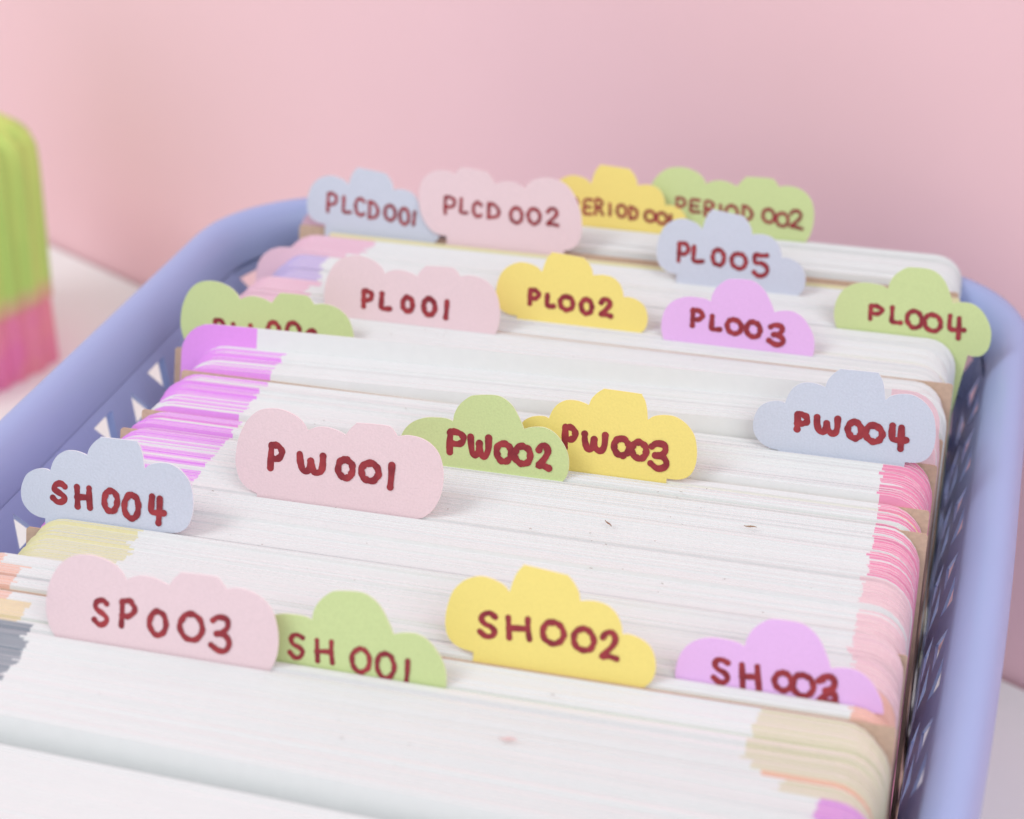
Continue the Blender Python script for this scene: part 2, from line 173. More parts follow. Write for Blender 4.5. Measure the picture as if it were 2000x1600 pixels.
"PL004":{"Y":123.4,"o":[[127.25,-2.0,1],[125.46,-1.32,0],[124.23,0.08,0],[123.41,2.63,0],[123.48,5.26,0],[124.32,7.54,0],[126.06,9.25,0],[128.53,10.08,0],[131.09,10.09,0],[132.81,9.84,0],[133.92,9.35,1],[134.19,10.76,0],[135.07,12.37,0],[136.61,13.69,0],[138.03,14.23,0],[141.8,14.23,0],[143.77,13.5,0],[145.41,11.95,0],[146.73,9.51,0],[147.43,7.78,1],[148.98,8.12,0],[151.27,8.07,0],[153.27,6.99,0],[154.72,5.22,0],[155.71,3.17,0],[155.97,1.04,0],[155.66,-0.94,0],[154.58,-2.36,0],[153.18,-2.83,0],[151.7,-2.7,1]],"s":[[[130.99,2.73],[130.88,4.14],[130.94,5.5]],[[130.86,5.39],[131.19,5.47],[131.83,5.55],[132.37,5.39],[132.9,5.18],[133.21,4.87],[133.21,4.54],[132.94,4.21],[132.54,3.99],[132.04,3.86],[131.36,3.97],[130.96,3.82]],[[135.27,5.53],[135.38,3.99],[135.46,2.73],[136.32,2.54],[137.29,2.56]],[[139.59,5.29],[140.05,5.3],[140.52,5.16],[140.91,4.91],[141.22,4.46],[141.48,3.95],[141.63,3.42],[141.49,2.88],[141.35,2.38],[141.02,2.14],[140.59,1.88],[140.15,1.85],[139.67,1.94],[139.3,2.23],[138.88,2.73],[138.59,3.14],[138.54,3.8],[138.54,4.15],[138.76,4.68],[139.04,5.02],[139.4,5.2],[139.89,5.34]],[[143.3,4.98],[143.81,4.88],[144.46,4.78],[144.89,4.52],[145.22,4.05],[145.47,3.6],[145.48,3.14],[145.46,2.61],[145.24,2.17],[144.88,1.81],[144.44,1.62],[143.88,1.59],[143.41,1.7],[142.85,2.0],[142.51,2.32],[142.27,2.83],[142.16,3.35],[142.13,3.86],[142.37,4.25],[142.68,4.67],[143.06,4.87],[143.62,4.96]],[[147.22,5.11],[147.26,3.5],[147.58,2.42],[148.9,2.34],[150.33,2.47]],[[149.1,4.8],[149.28,2.88],[149.37,0.7]]],"w":1.0},
"SH001":{"Y":-20.2,"o":[[53.68,-4.46,1],[51.87,-3.96,0],[50.56,-2.69,0],[49.55,-0.27,0],[49.41,2.33,0],[50.05,4.65,0],[51.62,6.5,0],[53.97,7.55,0],[56.47,7.8,0],[58.17,7.72,0],[59.3,7.34,1],[59.45,8.76,0],[60.19,10.42,0],[61.59,11.87,0],[62.93,12.53,0],[66.62,12.9,0],[68.6,12.35,0],[70.33,10.99,0],[71.82,8.71,0],[72.64,7.07,1],[74.13,7.55,0],[76.38,7.72,0],[78.42,6.85,0],[79.98,5.24,0],[81.11,3.32,0],[81.53,1.24,0],[81.39,-0.74,0],[80.45,-2.24,0],[79.11,-2.83,0],[77.66,-2.84,1]],"s":[[[57.93,4.28],[57.08,4.61],[56.28,4.34],[56.04,3.59],[56.54,2.95],[57.47,2.62],[58.06,1.99],[57.65,1.08],[56.81,0.88],[55.97,1.58]],[[60.31,4.23],[60.45,2.48],[60.6,0.93]],[[62.69,4.34],[62.77,2.63],[63.04,0.98]],[[60.35,2.43],[61.61,2.62],[62.77,2.68]],[[67.29,3.97],[67.81,3.95],[68.17,3.84],[68.54,3.51],[68.86,3.11],[69.03,2.57],[69.07,1.98],[69.0,1.4],[68.81,0.91],[68.48,0.63],[68.06,0.32],[67.68,0.23],[67.24,0.32],[66.84,0.6],[66.5,1.01],[66.29,1.55],[66.22,2.01],[66.21,2.7],[66.43,3.17],[66.74,3.53],[67.07,3.79],[67.51,4.01]],[[71.38,3.84],[71.77,3.87],[72.2,3.67],[72.56,3.44],[72.81,2.85],[73.08,2.31],[73.11,1.73],[73.07,1.18],[72.8,0.66],[72.57,0.24],[72.16,0.03],[71.69,-0.16],[71.34,-0.03],[70.94,0.32],[70.62,0.8],[70.42,1.24],[70.33,1.97],[70.38,2.56],[70.52,3.06],[70.8,3.55],[71.24,3.69],[71.6,3.81]],[[75.24,3.22],[75.28,1.48],[75.21,-0.12]]],"w":0.8},
"SH003":{"Y":-9.2,"o":[[119.13,-4.47,1],[117.36,-3.82,0],[116.13,-2.46,0],[115.25,0.03,0],[115.25,2.62,0],[116.0,4.87,0],[117.66,6.57,0],[120.06,7.41,0],[122.56,7.46,0],[124.25,7.23,0],[125.36,6.77,1],[125.58,8.16,0],[126.4,9.75,0],[127.87,11.07,0],[129.24,11.61,0],[132.94,11.66,0],[134.88,10.96,0],[136.53,9.46,0],[137.89,7.08,0],[138.62,5.39,1],[140.13,5.74,0],[142.37,5.72,0],[144.36,4.69,0],[145.83,2.96,0],[146.85,0.96,0],[147.16,-1.13,0],[146.91,-3.08,0],[145.9,-4.49,0],[144.53,-4.97,0],[143.08,-4.86,1]],"s":[[[123.01,3.89],[122.21,4.19],[121.36,4.05],[121.13,3.26],[121.69,2.64],[122.63,2.27],[123.24,1.57],[122.88,0.78],[121.98,0.67],[121.11,1.25]],[[125.21,3.92],[125.47,2.12],[125.69,0.41]],[[127.59,3.99],[127.85,2.3],[128.17,0.51]],[[125.39,2.08],[126.7,2.27],[127.81,2.31]],[[131.35,3.63],[131.79,3.64],[132.11,3.56],[132.5,3.27],[132.76,2.94],[132.97,2.59],[132.99,2.21],[132.94,1.79],[132.81,1.4],[132.48,1.15],[132.15,0.93],[131.76,0.88],[131.34,0.98],[131.01,1.18],[130.71,1.46],[130.5,1.83],[130.39,2.26],[130.43,2.7],[130.62,3.02],[130.84,3.36],[131.22,3.58],[131.59,3.67]],[[134.24,3.71],[134.78,3.77],[135.18,3.61],[135.66,3.41],[136.01,3.04],[136.21,2.57],[136.35,2.05],[136.29,1.59],[135.99,1.06],[135.65,0.75],[135.24,0.56],[134.78,0.47],[134.4,0.58],[133.9,0.87],[133.57,1.13],[133.26,1.7],[133.24,2.15],[133.25,2.63],[133.41,3.09],[133.7,3.5],[134.09,3.7],[134.63,3.78]],[[137.05,3.27],[137.62,3.95],[138.77,4.15],[139.48,3.31],[139.15,2.08],[138.04,0.93],[137.29,-0.02],[138.46,0.24],[140.08,-0.0]],[[137.6,3.46],[138.14,4.13],[139.14,3.93],[139.35,2.85],[138.81,2.12],[138.19,1.9]],[[138.38,2.01],[139.25,1.81],[139.78,0.92],[139.4,0.03],[138.53,-0.1],[137.66,0.44]]],"w":0.95},
"PL002":{"Y":111.2,"o":[[57.63,0.34,1],[55.74,0.57,0],[54.28,1.17,0],[53.26,2.26,0],[52.72,4.05,0],[52.72,6.22,0],[53.26,8.54,0],[54.2,10.06,0],[55.74,11.25,0],[57.59,11.85,0],[59.61,11.69,0],[61.32,11.1,0],[62.32,10.21,1],[62.71,12.02,0],[63.26,13.49,0],[64.0,14.41,0],[64.41,14.56,0],[70.52,14.14,0],[71.02,14.04,0],[72.08,13.14,0],[72.98,11.91,0],[73.36,10.64,1],[74.29,10.85,0],[75.73,10.98,0],[77.52,10.69,0],[78.99,9.72,0],[79.89,8.35,0],[80.37,6.74,1],[81.05,6.94,0],[82.35,6.8,0],[83.87,6.23,0],[85.08,5.17,0],[85.81,3.33,0],[85.82,1.61,0],[85.23,0.22,0],[83.92,-0.91,0],[82.28,-1.45,0],[80.82,-1.49,1]],"s":[[[60.27,3.29],[60.2,4.73],[60.21,6.19]],[[60.19,6.05],[60.44,6.19],[60.94,6.26],[61.38,6.13],[61.77,5.88],[62.04,5.6],[62.03,5.17],[61.86,4.88],[61.53,4.63],[61.07,4.45],[60.58,4.54],[60.23,4.46]],[[63.96,5.51],[63.98,4.29],[64.05,3.33],[64.72,3.2],[65.47,3.29]],[[67.87,5.66],[68.29,5.64],[68.71,5.52],[69.16,5.29],[69.45,4.89],[69.53,4.59],[69.67,4.13],[69.6,3.67],[69.36,3.31],[69.13,3.03],[68.66,2.9],[68.25,2.81],[67.83,2.98],[67.45,3.16],[67.12,3.49],[66.93,3.86],[66.88,4.3],[66.88,4.72],[67.04,5.07],[67.36,5.39],[67.65,5.51],[68.19,5.61]],[[72.3,5.46],[72.73,5.51],[73.03,5.33],[73.33,5.08],[73.55,4.71],[73.7,4.24],[73.81,3.88],[73.68,3.4],[73.59,3.05],[73.37,2.71],[72.99,2.6],[72.65,2.52],[72.32,2.58],[71.97,2.84],[71.74,3.17],[71.51,3.59],[71.42,4.05],[71.47,4.56],[71.62,4.92],[71.86,5.28],[72.18,5.39],[72.49,5.5]],[[75.69,5.17],[76.15,5.82],[76.98,5.9],[77.61,5.18],[77.23,4.27],[76.44,3.36],[75.8,2.73],[76.71,2.78],[77.95,2.53]]],"w":1.1},
"PL005":{"Y":137.5,"o":[[87.05,1.97,1],[85.14,2.29,0],[83.68,2.97,0],[82.65,4.18,0],[82.1,6.11,0],[82.11,8.41,0],[82.64,10.86,0],[83.58,12.44,0],[85.12,13.64,0],[86.98,14.21,0],[89.01,13.96,0],[90.73,13.26,0],[91.73,12.28,1],[92.12,14.19,0],[92.67,15.73,0],[93.42,16.67,0],[93.82,16.82,0],[99.96,16.14,0],[100.47,16.01,0],[101.54,15.01,0],[102.44,13.67,0],[102.83,12.3,1],[103.76,12.49,0],[105.21,12.57,0],[107.01,12.18,0],[108.48,11.1,0],[109.39,9.61,0],[109.88,7.87,1],[110.56,8.06,0],[111.86,7.86,0],[113.39,7.2,0],[114.61,6.02,0],[115.35,4.03,0],[115.37,2.2,0],[114.78,0.75,0],[113.46,-0.41,0],[111.82,-0.91,0],[110.35,-0.9,1]],"s":[[[87.17,4.98],[87.09,6.93],[87.03,8.77]],[[86.99,8.68],[87.25,8.83],[87.79,8.89],[88.39,8.8],[88.82,8.42],[89.16,7.93],[89.08,7.44],[88.97,7.02],[88.56,6.65],[88.07,6.52],[87.47,6.62],[87.06,6.61]],[[90.34,8.41],[90.41,6.65],[90.48,5.41],[91.44,5.21],[92.57,5.39]],[[95.6,8.33],[96.0,8.18],[96.37,8.15],[96.73,7.87],[96.97,7.45],[97.22,6.96],[97.21,6.48],[97.17,5.92],[97.05,5.45],[96.8,5.15],[96.45,4.93],[96.05,4.98],[95.67,5.09],[95.24,5.26],[94.97,5.61],[94.77,6.21],[94.67,6.71],[94.75,7.14],[94.86,7.68],[95.1,7.98],[95.39,8.28],[95.83,8.29]],[[100.07,7.86],[100.5,7.81],[101.06,7.77],[101.46,7.46],[101.92,7.01],[102.02,6.51],[102.19,6.13],[101.96,5.58],[101.81,5.21],[101.47,4.84],[101.11,4.68],[100.55,4.66],[100.08,4.85],[99.65,5.05],[99.25,5.4],[99.03,5.82],[98.97,6.36],[98.89,6.82],[99.1,7.22],[99.42,7.59],[99.92,7.77],[100.37,7.82]],[[106.51,8.13],[105.15,7.96],[103.99,8.02],[104.11,6.33],[105.46,6.35],[106.65,5.67],[106.94,4.54],[106.13,3.67],[104.99,3.55],[104.09,4.18]]],"w":1.0},
"SH002":{"Y":-12.3,"o":[[83.56,1.3,1],[81.63,1.58,0],[80.15,2.23,0],[79.13,3.41,0],[78.6,5.3,0],[78.65,7.59,0],[79.23,10.02,0],[80.22,11.61,0],[81.81,12.83,0],[83.71,13.44,0],[85.76,13.23,0],[87.5,12.57,0],[88.51,11.61,1],[88.93,13.52,0],[89.52,15.06,0],[90.3,16.0,0],[90.71,16.15,0],[96.94,15.6,0],[97.46,15.48,0],[98.53,14.52,0],[99.42,13.2,0],[99.79,11.85,1],[100.74,12.06,0],[102.22,12.17,0],[104.04,11.82,0],[105.52,10.77,0],[106.42,9.32,0],[106.89,7.6,1],[107.58,7.81,0],[108.91,7.63,0],[110.45,7.0,0],[111.67,5.87,0],[112.39,3.91,0],[112.37,2.09,0],[111.75,0.65,0],[110.39,-0.53,0],[108.71,-1.06,0],[107.22,-1.08,1]],"s":[[[86.6,7.44],[85.67,7.91],[84.66,7.48],[84.45,6.72],[85.06,6.09],[86.08,5.77],[86.73,5.09],[86.27,4.28],[85.29,4.19],[84.33,4.76]],[[88.71,7.66],[88.92,6.14],[89.14,4.53]],[[91.85,7.88],[92.01,6.28],[92.39,4.75]],[[88.98,6.04],[90.44,6.22],[91.97,6.32]],[[95.63,7.91],[96.18,7.99],[96.61,7.89],[97.08,7.61],[97.44,7.2],[97.64,6.74],[97.78,6.17],[97.61,5.75],[97.39,5.24],[96.96,4.92],[96.63,4.71],[96.03,4.63],[95.61,4.77],[95.06,5.0],[94.72,5.31],[94.47,5.91],[94.38,6.31],[94.45,6.83],[94.63,7.28],[94.94,7.73],[95.39,7.95],[95.97,8.01]],[[100.59,7.73],[100.98,7.68],[101.44,7.59],[101.87,7.27],[102.21,6.9],[102.43,6.4],[102.6,5.9],[102.44,5.39],[102.29,4.93],[101.95,4.54],[101.47,4.41],[100.95,4.34],[100.47,4.45],[100.05,4.6],[99.64,5.07],[99.41,5.56],[99.37,6.03],[99.4,6.6],[99.6,7.0],[99.85,7.33],[100.37,7.6],[100.83,7.75]],[[103.88,6.79],[104.33,7.53],[105.27,7.75],[105.86,6.84],[105.57,5.75],[104.7,4.65],[104.03,3.75],[104.99,3.99],[106.3,3.77]]],"w":0.95},
"PLCD001":{"Y":145.3,"o":[[1.8,1.8,1],[-0.07,2.1,0],[-1.48,2.76,0],[-2.43,3.89,0],[-2.88,5.7,0],[-2.75,7.87,0],[-2.1,10.16,0],[-1.09,11.64,0],[0.5,12.76,0],[2.36,13.28,0],[4.35,13.04,0],[6.02,12.37,0],[6.96,11.45,1],[7.44,13.24,0],[8.07,14.69,0],[8.85,15.56,0],[9.26,15.7,0],[15.29,15.03,0],[15.79,14.91,0],[16.79,13.97,0],[17.62,12.7,0],[17.93,11.42,1],[18.86,11.59,0],[20.3,11.66,0],[22.05,11.29,0],[23.45,10.27,0],[24.27,8.87,0],[24.67,7.23,1],[25.35,7.41,0],[26.63,7.22,0],[28.1,6.59,0],[29.25,5.48,0],[29.88,3.61,0],[29.8,1.89,0],[29.14,0.54,0],[27.78,-0.54,0],[26.13,-1.01,0],[24.68,-1.0,1]],"s":[[[2.31,4.94],[2.27,7.01],[2.31,9.09]],[[2.21,8.96],[2.58,9.02],[3.09,9.24],[3.59,8.94],[4.04,8.75],[4.28,8.22],[4.3,7.64],[4.1,7.09],[3.72,6.79],[3.23,6.56],[2.62,6.69],[2.27,6.61]],[[6.09,8.6],[6.14,6.81],[6.14,5.3],[6.98,5.11],[7.93,5.23]],[[11.14,7.98],[10.75,8.32],[10.41,8.54],[10.06,8.67],[9.7,8.46],[9.42,8.19],[9.19,7.74],[9.05,7.19],[9.1,6.54],[9.24,5.96],[9.42,5.44],[9.68,5.09],[10.09,4.86],[10.44,4.77],[10.82,4.9],[11.26,5.21]],[[12.48,8.07],[12.61,4.43]],[[12.4,8.05],[13.41,7.92],[14.32,6.99],[14.6,5.92],[14.1,4.7],[12.56,4.39]],[[17.25,7.69],[17.64,7.62],[18.0,7.57],[18.3,7.24],[18.61,6.81],[18.77,6.36],[18.81,5.84],[18.77,5.34],[18.59,4.81],[18.32,4.62],[18.02,4.35],[17.55,4.29],[17.19,4.47],[16.82,4.75],[16.56,5.05],[16.36,5.55],[16.35,6.13],[16.34,6.6],[16.46,7.08],[16.75,7.38],[17.07,7.62],[17.49,7.68]],[[20.81,7.3],[21.13,7.25],[21.46,7.16],[21.75,6.88],[21.96,6.36],[22.13,5.8],[22.16,5.38],[22.17,4.72],[21.94,4.24],[21.73,4.02],[21.43,3.75],[21.15,3.72],[20.78,3.83],[20.47,4.14],[20.24,4.48],[20.08,5.08],[19.97,5.59],[20.0,6.17],[20.11,6.55],[20.39,7.07],[20.67,7.21],[20.91,7.37]],[[23.5,6.75],[23.5,5.36],[23.42,3.86]]],"w":0.8},
"PERIOD001":{"Y":160.9,"o":[[56.61,0.59,1],[54.72,0.79,0],[53.26,1.39,0],[52.25,2.53,0],[51.71,4.42,0],[51.72,6.73,0],[52.27,9.21,0],[53.22,10.85,0],[54.76,12.14,0],[56.61,12.83,0],[58.62,12.7,0],[60.34,12.11,0],[61.33,11.19,1],[61.72,13.12,0],[62.28,14.7,0],[63.03,15.69,0],[63.43,15.86,0],[69.54,15.56,0],[70.05,15.46,0],[71.11,14.53,0],[72.0,13.24,0],[72.37,11.89,1],[73.31,12.14,0],[74.75,12.31,0],[76.54,12.04,0],[78.0,11.04,0],[78.89,9.61,0],[79.37,7.9,1],[80.05,8.14,0],[81.35,8.02,0],[82.86,7.44,0],[84.07,6.35,0],[84.8,4.4,0],[84.8,2.57,0],[84.21,1.09,0],[82.89,-0.15,0],[81.25,-0.75,0],[79.79,-0.84,1]],"s":[[[56.88,4.34],[56.79,6.02],[56.75,7.63]],[[56.69,7.55],[56.96,7.69],[57.51,7.74],[57.98,7.57],[58.35,7.28],[58.53,6.9],[58.64,6.51],[58.42,6.12],[58.09,5.85],[57.67,5.7],[57.1,5.67],[56.83,5.66]],[[61.86,7.55],[60.26,7.42],[60.26,5.87],[60.41,4.31],[62.2,4.3]],[[60.31,5.92],[61.65,5.85]],[[63.14,4.46],[62.87,7.67],[63.86,7.71],[64.49,7.02],[64.09,6.25],[63.07,6.04]],[[63.62,6.17],[64.84,4.46]],[[66.27,7.02],[66.45,5.75],[66.5,4.53]],[[68.97,7.02],[69.27,7.08],[69.55,6.9],[69.88,6.69],[70.11,6.4],[70.24,6.02],[70.3,5.59],[70.22,5.18],[70.14,4.87],[69.85,4.54],[69.57,4.37],[69.25,4.39],[68.93,4.44],[68.64,4.69],[68.37,5.06],[68.19,5.34],[68.15,5.77],[68.17,6.21],[68.29,6.58],[68.51,6.85],[68.78,6.99],[69.09,7.04]],[[71.2,6.85],[71.36,4.17]],[[71.11,6.81],[71.97,6.69],[72.78,6.01],[72.96,5.21],[72.63,4.42],[71.32,4.12]],[[75.72,6.41],[76.09,6.32],[76.45,6.21],[76.8,6.04],[77.06,5.72],[77.18,5.36],[77.3,5.04],[77.14,4.7],[77.08,4.34],[76.75,4.13],[76.39,4.03],[76.06,3.94],[75.62,4.06],[75.31,4.22],[75.07,4.47],[74.92,4.8],[74.84,5.23],[74.83,5.53],[75.0,5.88],[75.17,6.19],[75.58,6.28],[75.92,6.35]],[[78.52,6.2],[78.96,6.16],[79.27,6.1],[79.56,5.83],[79.88,5.58],[80.0,5.19],[80.02,4.88],[79.98,4.4],[79.78,4.12],[79.49,3.81],[79.28,3.7],[78.9,3.7],[78.56,3.78],[78.23,3.97],[77.98,4.22],[77.76,4.62],[77.7,5.05],[77.69,5.38],[77.86,5.76],[78.13,6.04],[78.42,6.18],[78.79,6.19]],[[80.9,5.85],[80.92,5.1],[80.9,4.31]]],"w":0.72},
"PW004":{"Y":66.0,"o":[[120.13,0.75,1],[118.67,0.89,0],[117.02,1.57,0],[115.7,2.9,0],[115.1,4.44,0],[115.1,6.34,0],[115.84,8.31,0],[117.05,9.4,0],[118.57,9.94,0],[119.87,10.01,0],[120.55,9.75,1],[121.03,11.49,0],[121.93,12.94,0],[123.4,13.91,0],[125.2,14.13,0],[126.65,13.9,0],[127.58,13.61,1],[127.96,14.98,0],[128.85,16.28,0],[129.92,17.2,0],[130.42,17.29,0],[136.56,17.38,0],[136.96,17.19,0],[137.72,16.15,0],[138.28,14.5,0],[138.67,12.49,1],[139.67,13.4,0],[141.39,13.95,0],[143.42,14.01,0],[145.28,13.24,0],[146.82,11.85,0],[147.78,10.12,0],[148.32,7.55,0],[148.34,5.17,0],[147.8,3.24,0],[146.78,2.1,0],[145.32,1.53,0],[143.42,1.39,1]],"s":[[[123.25,5.13],[123.17,6.55],[123.12,7.92]],[[123.08,7.8],[123.34,7.91],[123.82,8.02],[124.25,7.87],[124.66,7.72],[124.86,7.35],[124.95,6.96],[124.81,6.6],[124.5,6.44],[123.99,6.24],[123.47,6.36],[123.19,6.22]],[[126.69,7.81],[126.82,6.51],[127.32,5.39],[127.99,5.15],[128.46,5.68],[128.57,6.91]],[[128.52,6.93],[128.92,5.74],[129.65,5.13],[130.29,5.34],[130.55,6.26],[130.48,7.95]],[[133.41,7.79],[133.79,7.78],[134.14,7.64],[134.47,7.33],[134.73,7.05],[134.92,6.56],[134.91,6.08],[134.96,5.73],[134.77,5.24],[134.48,4.98],[134.18,4.76],[133.85,4.74],[133.45,4.81],[133.11,5.08],[132.83,5.47],[132.6,5.86],[132.49,6.3],[132.54,6.68],[132.68,7.17],[132.95,7.47],[133.16,7.71],[133.6,7.81]],[[136.88,7.59],[137.33,7.64],[137.7,7.47],[138.19,7.14],[138.48,6.85],[138.73,6.38],[138.84,5.92],[138.64,5.49],[138.48,5.12],[138.17,4.79],[137.79,4.6],[137.37,4.53],[136.91,4.64],[136.42,4.94],[136.12,5.22],[135.86,5.67],[135.83,6.05],[135.85,6.6],[136.05,6.98],[136.3,7.27],[136.66,7.52],[137.13,7.56]],[[140.49,7.96],[140.54,6.5],[140.79,5.51],[141.97,5.39],[143.22,5.56]],[[142.14,7.78],[142.26,5.86],[142.37,3.83]]],"w":1.22},
"SH004":{"Y":9.8,"o":[[-1.35,-0.07,1],[-2.77,0.06,0],[-4.36,0.72,0],[-5.61,2.0,0],[-6.15,3.49,0],[-6.09,5.31,0],[-5.33,7.22,0],[-4.12,8.26,0],[-2.62,8.78,0],[-1.35,8.85,0],[-0.69,8.6,1],[-0.18,10.28,0],[0.74,11.67,0],[2.19,12.6,0],[3.95,12.81,0],[5.35,12.59,0],[6.26,12.31,1],[6.66,13.63,0],[7.57,14.88,0],[8.63,15.77,0],[9.12,15.85,0],[15.11,15.93,0],[15.49,15.75,0],[16.2,14.74,0],[16.7,13.16,0],[17.03,11.22,1],[18.03,12.1,0],[19.72,12.63,0],[21.69,12.68,0],[23.48,11.93,0],[24.95,10.59,0],[25.84,8.93,0],[26.3,6.45,0],[26.25,4.16,0],[25.67,2.3,0],[24.65,1.2,0],[23.21,0.66,0],[21.36,0.52,1]],"s":[[[2.28,6.19],[1.46,6.65],[0.53,6.3],[0.23,5.54],[0.76,5.16],[1.69,4.71],[2.36,4.15],[1.84,3.41],[0.9,3.26],[0.05,3.87]],[[4.6,6.4],[4.73,4.83],[4.83,2.97]],[[6.92,6.5],[7.0,4.81],[7.2,3.06]],[[4.71,4.62],[5.84,4.77],[6.96,4.81]],[[10.83,6.58],[11.23,6.58],[11.61,6.45],[11.96,6.11],[12.21,5.71],[12.35,5.19],[12.3,4.65],[12.26,4.17],[12.05,3.66],[11.87,3.26],[11.51,3.01],[11.11,2.96],[10.66,3.05],[10.34,3.36],[10.1,3.71],[9.97,4.2],[9.88,4.83],[9.95,5.27],[10.11,5.86],[10.32,6.28],[10.69,6.48],[11.08,6.6]],[[14.76,6.29],[15.21,6.33],[15.59,6.15],[15.94,5.92],[16.14,5.34],[16.33,4.69],[16.3,4.1],[16.28,3.51],[16.07,2.87],[15.79,2.5],[15.42,2.25],[15.04,2.18],[14.65,2.33],[14.25,2.68],[13.97,3.06],[13.75,3.7],[13.72,4.35],[13.8,5.03],[13.98,5.47],[14.28,6.0],[14.55,6.37],[15.0,6.36]],[[18.79,6.58],[18.73,5.01],[18.83,3.91],[19.95,3.82],[21.13,3.92]],[[20.24,6.37],[20.29,4.29],[20.23,2.08]]],"w":1.12},
"PW003":{"Y":50.5,"o":[[78.61,0.7,1],[77.15,0.88,0],[75.51,1.56,0],[74.22,2.82,0],[73.67,4.26,0],[73.73,5.99,0],[74.53,7.79,0],[75.78,8.75,0],[77.33,9.19,0],[78.64,9.22,0],[79.32,8.95,1],[79.86,10.54,0],[80.81,11.83,0],[82.31,12.68,0],[84.12,12.82,0],[85.57,12.56,0],[86.51,12.27,1],[86.93,13.52,0],[87.87,14.68,0],[88.97,15.49,0],[89.48,15.55,0],[95.66,15.43,0],[96.06,15.25,0],[96.78,14.27,0],[97.29,12.74,0],[97.63,10.88,1],[98.66,11.68,0],[100.41,12.13,0],[102.45,12.12,0],[104.29,11.35,0],[105.81,10.02,0],[106.71,8.41,0],[107.18,6.02,0],[107.12,3.84,0],[106.52,2.08,0],[105.46,1.07,0],[103.97,0.6,0],[102.06,0.53,1]],"s":[[[82.69,3.95],[82.64,5.85],[82.56,7.79]],[[82.55,7.55],[82.83,7.69],[83.31,7.81],[83.8,7.71],[84.16,7.42],[84.45,6.95],[84.48,6.38],[84.35,5.99],[83.95,5.64],[83.45,5.51],[83.07,5.55],[82.7,5.43]],[[86.25,6.91],[86.4,5.63],[86.91,4.35],[87.51,4.13],[87.95,4.69],[88.11,6.12]],[[88.06,6.07],[88.4,4.67],[89.17,4.1],[89.79,4.39],[90.1,5.3],[90.09,7.12]],[[92.92,6.82],[93.36,6.88],[93.8,6.8],[94.11,6.48],[94.4,6.16],[94.67,5.73],[94.66,5.26],[94.6,4.67],[94.46,4.3],[94.06,4.11],[93.71,3.79],[93.36,3.86],[92.84,3.86],[92.51,4.11],[92.2,4.52],[91.97,4.93],[91.92,5.41],[91.86,5.82],[92.15,6.25],[92.36,6.66],[92.77,6.86],[93.18,6.89]],[[96.21,6.7],[96.63,6.68],[96.97,6.51],[97.38,6.26],[97.67,5.97],[97.86,5.4],[97.89,5.02],[97.83,4.51],[97.64,4.19],[97.32,3.8],[97.06,3.67],[96.68,3.64],[96.23,3.77],[95.81,3.95],[95.56,4.27],[95.31,4.73],[95.25,5.18],[95.28,5.6],[95.48,6.11],[95.75,6.36],[96.06,6.56],[96.48,6.62]],[[98.85,6.17],[99.7,6.83],[101.09,6.72],[101.39,5.61],[100.5,4.67],[99.64,4.61]],[[99.99,4.68],[101.13,4.49],[101.84,3.42],[101.37,2.57],[100.17,2.25],[98.9,3.04]]],"w":1.2},
